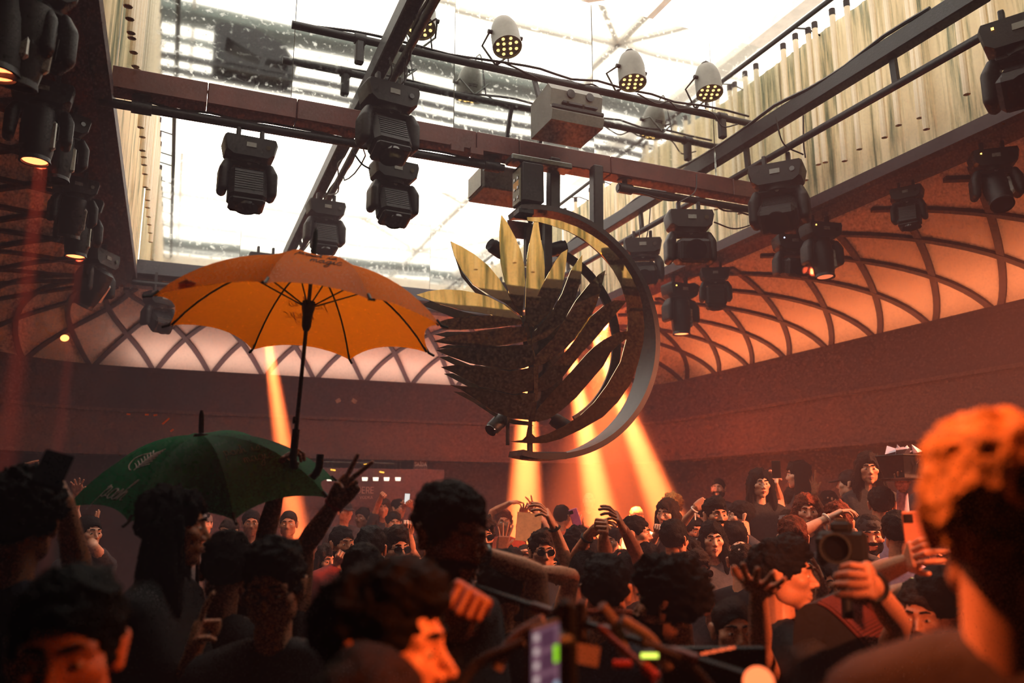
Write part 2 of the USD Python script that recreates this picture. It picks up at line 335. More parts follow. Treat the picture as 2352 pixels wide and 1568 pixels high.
def tube_on(w, x, y, z, top=None):
    top = top or WZ1+rng.uniform(-.02, .03); p = w.part('tube', MB().lathe([(.024, z), (.024, top), (.02, top), (.02, z)], (x, y, 0), n=10, cap=False), tubewhite)
    w.part('tube_cap', MB().lathe([(.0205, z+.03), (.0205, z+.04)], (x, y, 0), n=10).lathe([(.026, top-.05), (.026, top+.01)], (x, y, 0), n=10), tubehole)
LT = [(294, 15), (298, 44), (301, 76), (303, 88), (307, 121), (311, 153), (316, 161), (319, 181), (323, 293), (327, 315), (327, 346), (330, 361), (331, 379), (333, 400), (336, 411), (334, 430), (340, 435), (339, 460), (339, 477), (341, 498), (343, 516), (345, 535), (346, 556), (348, 575)]
for x, y in LT: q = atX(x, y, -.385); tube_on(w_l, q[0], q[1], q[2]) if q[1] < WY1 else None
for y in np.arange(2.4, 4.5, .19): tube_on(w_l, -.385, y, rng.uniform(4.62, 4.85))
RTB = [(2221, 217), (2128, 297), (2113, 271), (2064, 288), (2032, 316), (1974, 343), (1940, 370), (1896, 373), (1880, 378), (1851, 414), (1724, 470), (2278, 187), (2295, 158)]
for x, y in RTB: q = atX(x, y, 4.9); tube_on(w_r, *q)
for y in list(np.arange(5.3, 10, .38)): tube_on(w_r, 4.9, y+rng.uniform(-.05, .05), rng.uniform(4.66, 4.95))
for x in np.arange(-.3, 4.9, .23): tube_on(w_n, x, WY0+.11, rng.uniform(4.65, 4.9))
for nm, a, b in [('rail', (4.72, WY0, 6.0), (4.72, WY1, 6.0)), ('rail', (WX0+.28, WY0, 6.0), (WX0+.28, WY1, 6.0)), ('rail', (WX0, WY0+.28, 6.0), (WX1, WY0+.28, 6.0))]:
    w = [w_r, w_l, w_n][('rail', 0).index('rail') if False else (0 if a[0] > 4 and b[0] > 4 else 1 if b[0] < 0 else 2)]
    r = MB().tube(np.linspace(a, b, 3), .022, 8); L = np.linalg.norm(np.subtract(b, a)); d = unit(np.subtract(b, a)); side = np.array([1, 0, 0]) if w is w_r else np.array([-1, 0, 0]) if w is w_l else np.array([0, -1, 0])
    for s in np.arange(.3, L, .62): p = np.array(a)+d*s; r.tube([p, p+side*.16+[0, 0, .03], p+side*.3], .008, 5)
    w.part(nm, r, blackmetal)

# mirrors across the well: sheets 1.21 m wide, each hung a little out of true
def mirror(name, y, z0, z1, label, tilt):
    t = Thing(name, label, kind='structure'); xs = [WX0, .6, 1.808, 3.017, 4.224, WX1]
    for k, (a, b) in enumerate(zip(xs[:-1], xs[1:])):
        R = rotx(tilt[k][0]) @ rotz(tilt[k][1]); c = np.array([(a+b)/2, y, (z0+z1)/2])
        t.part('mirror_sheet', MB().box(c, (b-a-.004, .006, z1-z0), R), MATS['mirror'], smooth=False)
    t.part('backing_board', MB().box(((WX0+WX1)/2, y+.035, (z0+z1)/2), (WX1-WX0, .03, z1-z0)), mat('pale_board', lin(222, 212, 196), .7)); return t
mirror('wall_back_001', 5.5, 4.70, 6.12, 'tall mirror wall of hung sheets across the middle of the light well', [(0, .0), (.004, .003), (-.006, -.004), (.005, .006), (-.003, .002)])
mirror('wall_back_002', WY1, WZ0, 6.12, 'far mirror wall closing the light well', [(.002, 0), (-.003, .002), (.004, -.003), (-.002, .003), (.002, 0)])
bm = Thing('trim_5', 'red-brown boxed beam under the hanging mirror wall', kind='structure'); xs = [WX0-.6, .05, .63, 1.42, 1.95, 2.3, 3.1, 4.3, WX1+.1]
for a, b in zip(xs[:-1], xs[1:]): bm.part('beam_board', MB().box(((a+b)/2, 5.45, 4.62), (b-a-.004, .16, .15), ch=.006), redwood)
for px in (1050, 1095): q = atY(px, 352, 5.36); bm.part('loose_board', MB().box((q[0], 5.36, 4.53), (.1, .02, .05)), redwood)
solo('trim_6', MB().box(((WX0+WX1)/2, WY1-.04, 4.63), (WX1-WX0+.4, .12, .16)), mat('blue_grey_beam', lin(70, 74, 84), .6), 'blue-grey beam along the foot of the far mirror wall', kind='structure')

# glass roof on a painted steel frame
steel = mat('roof_steel', lin(240, 234, 224), .6, var=.1)
rf = Thing('window_1', 'glass roof on pale steel frame above the light well', kind='structure')
ZR = 7.45
beams = [((-3, 1.75, ZR), (8, 1.75, ZR), .34, .12), ((-3, 3.1, ZR), (8, 3.1, ZR), .07, .06), ((-3, 1.15, ZR), (8, 1.15, ZR), .09, .06), ((-3, .35, ZR), (8, .35, ZR), .07, .06), ((-3, 4.9, ZR), (8, 4.9, ZR), .05, .05), ((-3, 8.4, ZR), (8, 8.4, ZR), .09, .06), ((-3, 11.4, ZR), (8, 11.4, ZR), .08, .06),
         ((-.15, -1, ZR), (-.15, 12, ZR), .04, .04), ((.6, 5.6, ZR), (.6, 12, ZR), .06, .05), ((4.72, -1, ZR), (4.72, 12, ZR), .08, .06), ((6.2, -1, ZR), (6.2, 12, ZR), .2, .1),
         ((.6, 6.6, ZR), (1.6, 8.4, ZR), .06, .05), ((4.72, 3.1, ZR), (6.2, 4.9, ZR), .07, .05), ((4.72, 3.1, ZR), (3.1, 4.9, ZR), .06, .05), ((4.72, 6.6, ZR), (2.3, 8.4, ZR), .06, .05)]
steel2 = mat('roof_steel_grey', lin(96, 108, 104), .6, var=.15)
for k, (a, b, w, h) in enumerate(beams): rf.part('roof_beam', MB().bar(a, b, w, h), steel2 if k in (0, 2, 3) else steel)
xs, ys = np.linspace(-3, 8, 8), np.linspace(-1, 12, 8)
for a, b in zip(xs[:-1], xs[1:]):
    for c, d in zip(ys[:-1], ys[1:]): rf.part('pane', MB().box(((a+b)/2, (c+d)/2, ZR+.14), (b-a-.02, d-c-.02, .008)), MATS['glass'])
# black housing standing over the near wall of the well (seen in the mirror)
hs = Thing('air_duct', 'dark curved duct standing above the near wall of the light well, seen in the mirror', 'duct')
prof = [(0, 0), (.78, 0), (.80, .12), (.62, .32), (.36, .42), (.06, .40), (0, .34)]
hs.part('duct_shell', MB().prism(Polygon(prof, [[(.1, .10), (.42, .04), (.44, .12), (.12, .26)], [(.47, .05), (.70, .03), (.68, .12), (.49, .12)]]), .35, np.array([[1., 0, 0], [0, 0, -1], [0, 1, 0]]), (.08, 3.4, 6.07)), blackmetal)
hs.part('duct_rail', MB().bar((WX0, 3.1, 6.04), (WX1, 3.1, 6.04), .05), blackmetal); hs.part('duct_rail', MB().bar((WX0, 3.36, 6.04), (WX1, 3.36, 6.04), .05), blackmetal)

# haze that fills the room
vol = usdkit.material(stage, '/World/Looks/haze', {'v': ('principled_volume', {'color': (.92, .64, .72), 'density': HAZE, 'anisotropy': .25})}, [], volume='v.volume')
solo('haze', MB().box(((XL+XR)/2, (YN+YB)/2, 2.28), (XR-XL+.5, YB-YN+.5, 4.55)), vol, 'thin stage haze hanging in the whole room', 'haze', kind='stuff', smooth=False)
# ---------------------------------------------------------------- trusses, pipes and lamps over the crowd
def axis_beam(name, label, X, y0, y1, z, side, tube_dz, drops):
    t = Thing(name, label, 'truss', (X, y0, z), group=None)
    t.part('box_beam', MB().box((X, (y0+y1)/2, z), (.10, y1-y0, .13), ch=.008), blackmetal)
    t.part('lower_tube', MB().tube([(X+side, y0, z+tube_dz), (X+side, (y0+y1)/2, z+tube_dz), (X+side, y1, z+tube_dz)], .028, 12), blackmetal)
    for y in drops: t.part('drop_bar', MB().bar((X+side*.6, y, z-.05), (X+side, y, z+tube_dz), .045, .03), blackmetal)
    return t
TL = axis_beam('truss_beam', 'dark steel truss beam running away on the left, wrapped in cables', 1.15, 2.95, 10.0, 4.95, .07, -.14, (3.4, 4.4, 5.9, 7.6, 9.2))
TR = axis_beam('truss_beam', 'red-lit steel truss beam with a tube slung under it, along the right side', 4.3, 2.95, 10.0, 4.97, .03, -.26, (3.66, 5.2, 6.9, 8.6))
pu = Thing('lamp_pipe', 'upper black pipe crossing in front of the mirror wall, carrying the round lamps', 'pipe', (.55, 5.25, 5.17))
pu.part('tube', MB().tube([(.55, 5.25, 5.17), (2.5, 5.25, 5.17), (4.66, 5.25, 5.17)], .028, 12), blackmetal)
for x in (1.02, 4.12): pu.part('post', MB().bar((x, 5.25, 5.16), (x, 5.25, 4.98), .06, .06, ch=.01), blackmetal); pu.part('clamp', MB().lathe([(.04, -.04), (.04, .04)], (x, 5.25, 5.17), roty(math.pi/2)), blackmetal)
def low_pipe(x0, x1, br, label):
    t = Thing('lamp_pipe', label, 'pipe', (x0, 5.45, 4.47))
    t.part('tube', MB().tube([(x0, 5.45, 4.47), ((x0+x1)/2, 5.45, 4.47), (x1, 5.45, 4.47)], .03, 12), blackmetal)
    for x in br:
        t.part('hanger', MB().cyl((x, 5.45, 4.48), (x, 5.45, 4.55), .022).lathe([(.062, 4.535), (.062, 4.548)], (x, 5.45, 0)), blackmetal)
        t.part('collar', MB().lathe([(.042, -.06), (.042, .06)], (x, 5.45, 4.47), roty(math.pi/2)), blackmetal)
low_pipe(-.59, 2.2, (-.34, 2.1), 'long black pipe hung under the left half of the red-brown beam')
low_pipe(3.2, 4.85, (3.27,), 'short black pipe hung under the right half of the red-brown beam')
pf = Thing('lamp_pipe', 'blue-grey pipe and rail across the far end of the light well', 'pipe', (-.5, 9.95, 4.42))
pf.part('tube', MB().tube([(-.55, 9.95, 4.42), (2.2, 9.95, 4.42), (5.0, 9.95, 4.42)], .03, 10), blackmetal)
for x in np.arange(-.3, 5, .85): pf.part('hanger', MB().bar((x, 9.95, 4.42), (x, 9.95, 4.56), .03), blackmetal)

silver = mat('silver_paint', lin(168, 170, 166), .35, .6, var=.1)
badge = mat('grey_badge', lin(120, 122, 120), .4)
lens_dark = mat('dark_lens', lin(16, 16, 20), .08)
lens_red = glow('lit_lens_red', (1.0, .16, .05), 6.0)
led_on = glow('led_amber', (1.0, .60, .17), 2.6)
pilot = glow('pilot_light', (1.0, .42, .06), 8.0); pilot_blue = glow('pilot_blue', (.45, .6, 1.0), 5.0)
HEADS = {}
def moving_head(P, yaw, tilt, label, s=1.0, kind='box', lens=None, light=None, group='moving head lamps hung round the light well'):
    """hung under a pipe at P; yaw turns it about the vertical, tilt swings the head (0 = straight down)"""
    R = rotz(math.radians(yaw))*s; P = np.asarray(P, float); t = Thing('moving_head', label, 'stage light', P, R, group)
    L = lambda n, m, k, lb=None: t.part(n, m, k, lb, world=False)
    for x in (-.085, .085): L('clamp', MB().box((x, 0, -.045), (.03, .05, .10), ch=.006), blackmetal)
    base = [(-.185, -.10), (.185, -.10), (.195, -.13), (.175, -.22), (.13, -.25), (-.13, -.25), (-.175, -.22), (-.195, -.13)]
    pts = np.array([(x*(1 if abs(y) < .1 else .93), y, z) for x, z in base for y in (-.115, -.085, .085, .115)])
    L('base', m3.Manifold.hull_points(pts), black)
    L('base_panel', MB().box((0, -.118, -.165), (.07, .006, .035)), badge); L('socket', MB().lathe([(.018, 0), (.018, .012)], (.12, -.112, -.17), rotx(math.pi/2)), lens_dark)
    L('pan_ring', MB().lathe([(.09, -.285), (.09, -.245)]), black)
    arms = []
    for x in (-1, 1):
        a = [m3.Manifold.sphere(.035, 12).translate([x*.15, y, -.30]) for y in (-.03, .03)]+[m3.Manifold.sphere(.035, 12).translate([x*.175, y, z]) for y in (-.055, .055) for z in (-.36, -.50)]
        L('yoke_arm', m3.Manifold.batch_hull(a), black)
    L('yoke_bar', MB().box((0, 0, -.285), (.30, .11, .05), ch=.02), black); L('maker_badge', MB().lathe([(.016, 0), (.016, .004)], (0, -.057, -.285), rotx(math.pi/2)), badge)
    T = rotx(math.radians(tilt)); pv = np.array([0, 0, -.44])
    if kind == 'box':
        L('head', MB().box(pv+T @ np.array([0, 0, -.03]), (.27, .20, .27), T, ch=.035), black)
        L('head_cap', MB().box(pv+T @ np.array([0, 0, -.17]), (.25, .18, .05), T, ch=.02), black)
        g = MB()
        for i in range(8): g.box(pv+T @ np.array([0, -.101, .05-.02*i]), (.2, .006, .009), T)
        L('vent_slats', g, blackmetal)
        L('lens', MB().lathe([(.085, 0), (.085, .02)], pv+T @ np.array([0, 0, -.205]), T), lens or lens_dark)
    else:
        L('head', MB().lathe([(.05, .17), (.10, .15), (.115, .02), (.105, -.14), (.095, -.20)], pv, T, 20), black)
        L('side_panel', MB().box(pv+T @ np.array([.085, -.05, -.04]), (.05, .07, .22), T @ rotz(.5), ch=.02), silver, 'silver side panel')
        L('panel_slot', MB().box(pv+T @ np.array([.112, -.065, -.02]), (.006, .03, .1), T @ rotz(.5)), black)
        L('lens_rim', MB().lathe([(.095, 0), (.10, -.03), (.085, -.03), (.08, 0)], pv+T @ np.array([0, 0, -.20]), T, cap=False), blackmetal)
        L('lens', MB().lathe([(.08, -.012), (.08, 0)], pv+T @ np.array([0, 0, -.205]), T), lens or lens_dark)
    if light: L('pilot_light', MB().box((-.12, -.118, -.14), (.012, .006, .012)), light)
    return t
WELL = None
moving_head((.341, 5.45, 4.44), 3, -12, 'black moving head on the long pipe, left of the cable-wrapped truss', .9)
moving_head((1.17, 4.95, 4.76), 8, -24, 'largest black moving head, hung from the near part of the left truss', .97)
moving_head((1.341, 5.45, 4.44), 6, -22, 'black moving head on the long pipe below the biggest lamp', .86)
moving_head((1.17, 7.35, 4.79), 4, -14, 'hazy black moving head on the left truss just above the orange umbrella', .9)
moving_head((3.88, 5.45, 4.44), -20, -80, 'black moving head with level head under the short pipe', 1.0)
moving_head((4.33, 4.86, 4.70), -50, -50, 'red-lit moving head turned aside on the right truss tube', 1.1)
moving_head((4.33, 2.78, 4.76), -62, -58, 'dark moving head cut by the right edge of the picture', 1.1, light=pilot)
moving_head((4.33, 6.9, 4.70), -30, -60, 'red-lit moving head half hidden behind the gold ring', 1.0)
def soffit_head(px, py, X, label, dz=4.475, **k):
    p = atX(px, py, X); p[2] = dz; return moving_head(p, k.pop('yaw', 0), k.pop('tilt', 0), label, **k)
soffit_head(100, 205, -.86, 'black beam lamp on the left soffit throwing the nearer red beam', s=.85, kind='beam', lens=lens_red, light=pilot, yaw=10)
soffit_head(150, 225, -.80, 'unlit beam lamp with pale side, beside the nearer red beam', kind='beam', yaw=25, s=.78)
soffit_head(176, 405, -.83, 'unlit dark beam lamp on the left soffit between the two red beams', kind='beam', yaw=20, tilt=14, s=.8)
soffit_head(186, 472, -.83, 'black beam lamp on the left soffit throwing the farther red beam', s=.85, kind='beam', lens=lens_red, yaw=10)
soffit_head(228, 568, -.8, 'hazy grey lamp at the far end of the left soffit', kind='beam', tilt=30, yaw=60)
soffit_head(20, -60, -.84, 'dark lamp in the upper left corner with a red lens', kind='beam', lens=lens_red, yaw=15)
soffit_head(66, -10, -.76, 'dark lamp with pale side in the upper left corner', kind='beam', yaw=30, tilt=12)
soffit_head(2275, 318, 5.25, 'dark moving head on the right soffit with an orange pilot light', kind='beam', light=pilot, yaw=-40, tilt=-30, s=.78)
soffit_head(2078, 392, 5.28, 'faint dark moving head on the right soffit left of the one with the pilot light', kind='box', yaw=-60, tilt=-10, s=.62)
soffit_head(1815, 522, 5.22, 'black moving head on the right soffit with a blue pilot light', kind='box', light=pilot_blue, yaw=-20, tilt=-75, s=.85)
soffit_head(1882, 505, 5.22, 'black beam lamp on the right soffit with a dull red lens', kind='beam', lens=glow('dull_lens', (1.0, .2, .08), 1.2), light=pilot, yaw=-10, tilt=-6, s=.86)
soffit_head(1640, 606, 5.22, 'small hazy lamp on the far right soffit, unlit', kind='box', yaw=-30, tilt=0, s=.8)
soffit_head(1560, 640, 5.2, 'hazy lamp at the far end of the right soffit throwing a thin orange beam', kind='beam', lens=lens_red, light=pilot)
soffit_head(330, 650, 0.0, 'hazy lamp under the far rail behind the orange umbrella', dz=4.40, kind='box', yaw=20, tilt=-40, s=.9) if False else None
FARL = ['lamp behind the orange umbrella throwing the broad orange beam on the left', 'left one of three far lamps behind the gold ring', 'middle one of three far lamps behind the gold ring', 'right one of three far lamps behind the gold ring']
for lb, (nm, (x, y), d, *_r) in zip(FARL, BEAMS):
    q = atY(x, y, d); moving_head(q+np.array([0, .0, .70]), 0, 0, lb, kind='beam', lens=lens_red)
mh = atY(368, 690, 10.0); moving_head((mh[0], 9.95, 4.40), 30, -50, 'hazy grey lamp under the far rail at the left tip of the orange umbrella', .9)

def par_can(P, axis, label, tail, mount, s=1.0):
    """round led can: P = middle of its face, axis = the way it shines, mount = where its bracket clamps the pipe"""
    z = unit(axis); R = frame(-z, (0, 1, .2)); t = Thing('round_led_lamp', label, 'stage light', P, R*s, 'round led lamps on the upper pipe')
    L = lambda n, m, k, lb=None, **kw: t.part(n, m, k, lb, world=False, **kw)
    can = mat('can_grey', lin(112, 112, 106), .45, .3, var=.15)
    L('can', MB().lathe([(.104, 0), (.108, .01), (.106, .14), (.095, .20), (.075, .25), (.05, .27)], n=26), can)
    L('rim', MB().lathe([(.096, .012), (.104, -.012), (.109, -.012), (.109, .015)], n=26, cap=False), can)
    L('face', MB().lathe([(.097, .003), (.097, .006)], n=26), mat('red_face', lin(150, 40, 22), .4))
    for i in range(12):
        a, r = (i*2*math.pi/8, .074) if i < 8 else ((i-8)*math.pi/2+.4, .034)
        L('led', MB().lathe([(.012, -.004), (.012, .002)], (r*math.cos(a), r*math.sin(a), 0), n=10), led_on)
    for x in (-1, 1): L('knob', MB().lathe([(.016, 0), (.016, .03)], (x*.107, 0, .12), roty(x*math.pi/2), n=10), black)
    L('rear_boss', MB().lathe([(.045, .265), (.035, .30)], n=14), black); L('vent_slots', MB().box((0, .104, .1), (.07, .01, .005)).box((0, .104, .115), (.07, .01, .005)), black, kind='stuff')
    m = t.inv @ np.r_[mount, 1]; m = m[:3]; a, b = np.array([-.122, 0, .12]), np.array([.122, 0, .12]); d = unit(m)*.17
    L('bracket', MB().tube([a, a+d*.85, (m+a)*.5*.2+d*1.05, (m+b)*.5*.2+d*1.05, b+d*.85, b], .008, 6), greymetal)
    L('pipe_clamp', MB().tube([d*1.02, m], .014, 8), blackmetal)
    tl = t.inv @ np.r_[tail, 1]; L('tail_cable', MB().tube(smooth_path([(.02, 0, .3), (.03, .03, .36), (.06, .05, .34), tl[:3]], 18), .006, 5), black)
dn = lambda x, y, z=-1.0: (x, y, z)
for (fx, fy), dep, ax, lb, mx in [((966, 62), 5.08, (-.1, -.32, -1), 'round led lamp half hidden behind the left truss', 962), ((1165, 106), 5.06, (.0, -.36, -1), 'round led lamp on the upper pipe, leftmost of the whole ones', 1140),
                                  ((1453, 188), 5.06, (-.05, -.2, -1), 'round led lamp on the upper pipe above the grey box', 1418), ((1630, 212), 5.06, (-.06, -.22, -1), 'round led lamp glowing at the right end of the upper pipe', 1598)]:
    fc = atY(fx, fy, dep); mt = np.array([atY(mx, fy+40, 5.25)[0], 5.25, 5.20]); par_can(fc, ax, lb, mt+np.array([.1, 0, .02]), mt)

# cables
cable = mat('cable_black', lin(20, 21, 25), .5)
def wire(pts, r, label, group='loose cables on the rig'): return solo('cable', MB().tube(smooth_path(pts, 40), r, 6), cable, label, 'cable', group)
def along(p0, p1, n, amp, seed, r, label, dz=0.0):
    g = np.random.default_rng(seed); P = [np.array(p0)+(np.array(p1)-np.array(p0))*k/(n-1)+np.array([g.uniform(-amp, amp)*.6, g.uniform(-amp, amp)*.5, dz+g.uniform(-amp, amp)]) for k in range(n)]; wire(P, r, label)
along((.7, 5.24, 5.215), (4.4, 5.24, 5.215), 16, .03, 1, .009, 'black cable lying along the top of the upper pipe')
along((2.1, 5.24, 5.19), (3.0, 5.24, 5.19), 9, .06, 2, .007, 'tangled black cable on the upper pipe left of the grey box')
along((3.3, 5.22, 5.14), (4.2, 5.22, 5.14), 8, .08, 3, .006, 'thin black cable looping under the upper pipe between the two right round lamps')
along((-.3, 5.44, 4.50), (2.1, 5.44, 4.50), 14, .014, 4, .008, 'black cable taped along the long lower pipe')
along((3.3, 5.44, 4.45), (4.8, 5.44, 4.45), 12, .03, 5, .008, 'black cable along the short lower pipe')
along((1.22, 3.2, 4.80), (1.22, 9.6, 4.80), 22, .05, 6, .012, 'thick cable wound round the tube of the left truss')
along((1.26, 4.2, 4.74), (1.24, 9.4, 4.76), 24, .09, 7, .006, 'thin cable hanging in loops from the left truss')
along((1.12, 4.6, 4.76), (1.2, 7.6, 4.72), 14, .11, 8, .006, 'thin cable tangled under the left truss above the umbrella')
along((4.25, 3.3, 5.04), (4.28, 9.4, 5.05), 18, .02, 9, .014, 'thick cable lying on top of the right truss')
for k, (a, b, c, lb) in enumerate([((1782, 270), (1800, 330), (1845, 355), 'cable drooping from the right truss to the red-lit lamp'), ((1845, 265), (1846, 330), (1850, 362), 'straight cable falling beside the red-lit lamp'), ((1600, 400), (1596, 440), (1560, 465), 'cable sagging from the beam to the short pipe'),
                                   ((1640, 510), (1690, 525), (1750, 507), 'cable sagging from the level lamp to the red-lit lamp'), ((808, 345), (830, 375), (850, 388), 'cable running down to the lamp on the long pipe'), ((920, 130), (935, 160), (930, 190), 'cable loop over the biggest lamp'),
                                   ((1475, 465), (1470, 530), (1466, 560), 'cable falling to the lamp behind the ring'), ((1495, 455), (1490, 520), (1480, 565), 'second cable falling to the lamp behind the ring')]):
    dd = {0: 4.6, 1: 4.6, 2: 5.3, 3: 5.2, 4: 5.4, 5: 4.8, 6: 6.9, 7: 6.9}[k]; wire([atY(*a, dd), atY(*b, dd), atY(*c, dd)], .006, lb)

# grey box with two sockets in front of the beam, second box and power unit under it
bx = Thing('effects_box', 'grey metal box with two round sockets above the middle of the beam', 'box', (2.5, 4.95, 4.63))
grey = mat('box_grey', lin(120, 120, 116), .55, .2, var=.2, scale=6)
prof = [(0, 0), (.36, 0), (.36, .27), (.05, .30), (.0, .24), (.02, .12), (-.02, .07)]
x0, x1 = atY(1268, 270, 4.83)[0], atY(1387, 295, 4.83)[0]
bx.part('housing', MB().prism(Polygon([(-p[0], p[1]) for p in prof]), x1-x0, np.array([[0, 0, 1.], [-1, 0, 0], [0, 1, 0]]), (x0, 4.84, 4.625)), grey)
for fx in (.38, .75): bx.part('socket', MB().lathe([(.032, 0), (.032, .02)], (x0+(x1-x0)*fx, 4.855, 4.85), rotx(math.pi/2)), lens_dark)
bx.part('slot', MB().box((x0+(x1-x0)*.55, 4.84, 4.77), (.28, .03, .014)), lens_dark); bx.part('lip', MB().box(((x0+x1)/2, 4.83, 4.725), (x1-x0, .02, .03), ch=.005), blackmetal)
for fx in (.3, .6): bx.part('latch', MB().box((x0+(x1-x0)*fx, 4.835, 4.75), (.014, .02, .05), rotx(.2)), lens_dark)
bx.part('stay', MB().bar((x0+.06, 5.15, 4.9), (x0+.06, 5.27, 5.17), .03).bar((x1-.06, 5.15, 4.9), (x1-.06, 5.27, 5.17), .03), blackmetal, kind='stuff')
b2 = Thing('effects_box', 'dark box hanging behind the beam left of the sign posts', 'box', (2.25, 5.75, 4.4))
b2.part('housing', MB().box((2.30, 5.80, 4.47), (.40, .36, .20), ch=.01), grey); b2.part('side_plate', MB().box((2.095, 5.80, 4.47), (.012, .3, .16)), mat('pale_metal', lin(150, 148, 132), .5))
b2.part('hanger', MB().bar((2.2, 5.62, 4.55), (2.2, 5.5, 4.62), .03), blackmetal)
pb = Thing('power_unit', 'tall narrow control box with a paper label, hung under the beam', 'box', (2.27, 5.2, 4.2))
q0, q1 = atY(1190, 390, 5.15), atY(1242, 462, 5.15)
cx, cz = (q0[0]+q1[0])/2, (q0[2]+q1[2])/2
pb.part('housing', MB().box((cx+.02, 5.22, cz+.02), (.17, .2, .30), ch=.008), black); pb.part('switch_panel', MB().box((cx-.072, 5.22, cz), (.012, .13, .26)), mat('panel_grey', lin(132, 128, 112), .5))
for k in range(6): pb.part('button', MB().box((cx-.08, 5.18+.06*(k % 2), cz-.09+.075*(k//2)), (.008, .02, .02)), lens_dark)
pb.part('paper_label', MB().box((cx-.08, 5.22, cz+.01), (.004, .09, .06)), mat('paper_orange', lin(238, 190, 130), .8)); pb.part('top_tray', MB().box((cx+.12, 5.24, cz+.22), (.5, .14, .05), roty(.0), ch=.01), greymetal)
pb.part('chain', MB().tube(smooth_path([(cx+.03, 5.2, cz-.12), (cx+.02, 5.19, cz-.2), (cx+.03, 5.2, cz-.27)], 8), .018, 7), blackmetal)

# ---------------------------------------------------------------- the gold ring sign
MATS['gold'] = usdkit.material(stage, '/World/Looks/gold_mirror', {'g': ('geometry', {}), 'n': ('noise_texture', {'scale': 2.2, 'detail': 1.}), 'b': ('bump', {'strength': .2, 'distance': .006}),
    'p': ('principled_bsdf', {'base_color': (1., .77, .38), 'metallic': 1., 'roughness': .025})}, [('g.position', 'n.vector'), ('n.fac', 'b.height'), ('b.normal', 'p.normal')], surface='p.BSDF')
signback = mat('sign_black', lin(34, 30, 34), .5, .3, var=.2)
SY = 5.15
sg = Thing('ring_sign', 'big gold mirror emblem of palm leaves inside a half ring, hung from the beam', 'sign', tuple(atY(1222, 1045, SY)))
def plate(name, px, y, m, th=.006, tilt=0., lb=None):
    P = np.array([atY(x, yy, y) for x, yy in px]); pg = Polygon(P[:, [0, 2]]).buffer(0)
    R = np.array([[1., 0, 0], [0, 0, -1], [0, 1, 0]]); c = np.array([pg.centroid.x, pg.centroid.y])
    mb = MB().prism(pg, th, R, (0, y+th/2, 0)); v, f = mb.get(); c3 = np.array([c[0], y, c[1]]); v = (v-c3) @ rotx(tilt).T+c3; sg.part(name, (v, f), m, lb, smooth=False)
crescent = [(1210, 499), (1249, 499), (1287, 507), (1325, 521), (1359, 540), (1394, 564), (1425, 595), (1449, 633), (1468, 674), (1475, 700), (1480, 753), (1477, 787), (1465, 836), (1448, 881), (1419, 923), (1384, 958), (1333, 987), (1287, 1008), (1254, 1017), (1215, 1018), (1168, 1014),
            (1185, 1012), (1200, 1010), (1208, 1002), (1212, 982), (1215, 966), (1222, 966), (1222, 996), (1230, 1004), (1260, 995), (1297, 977), (1333, 953), (1364, 924), (1394, 884), (1425, 830), (1438, 780), (1442, 740), (1439, 695), (1425, 651), (1406, 616), (1379, 582), (1341, 550), (1302, 530), (1264, 517), (1238, 510), (1225, 509), (1211, 507)]
plate('crescent', crescent, SY, MATS['gold'])
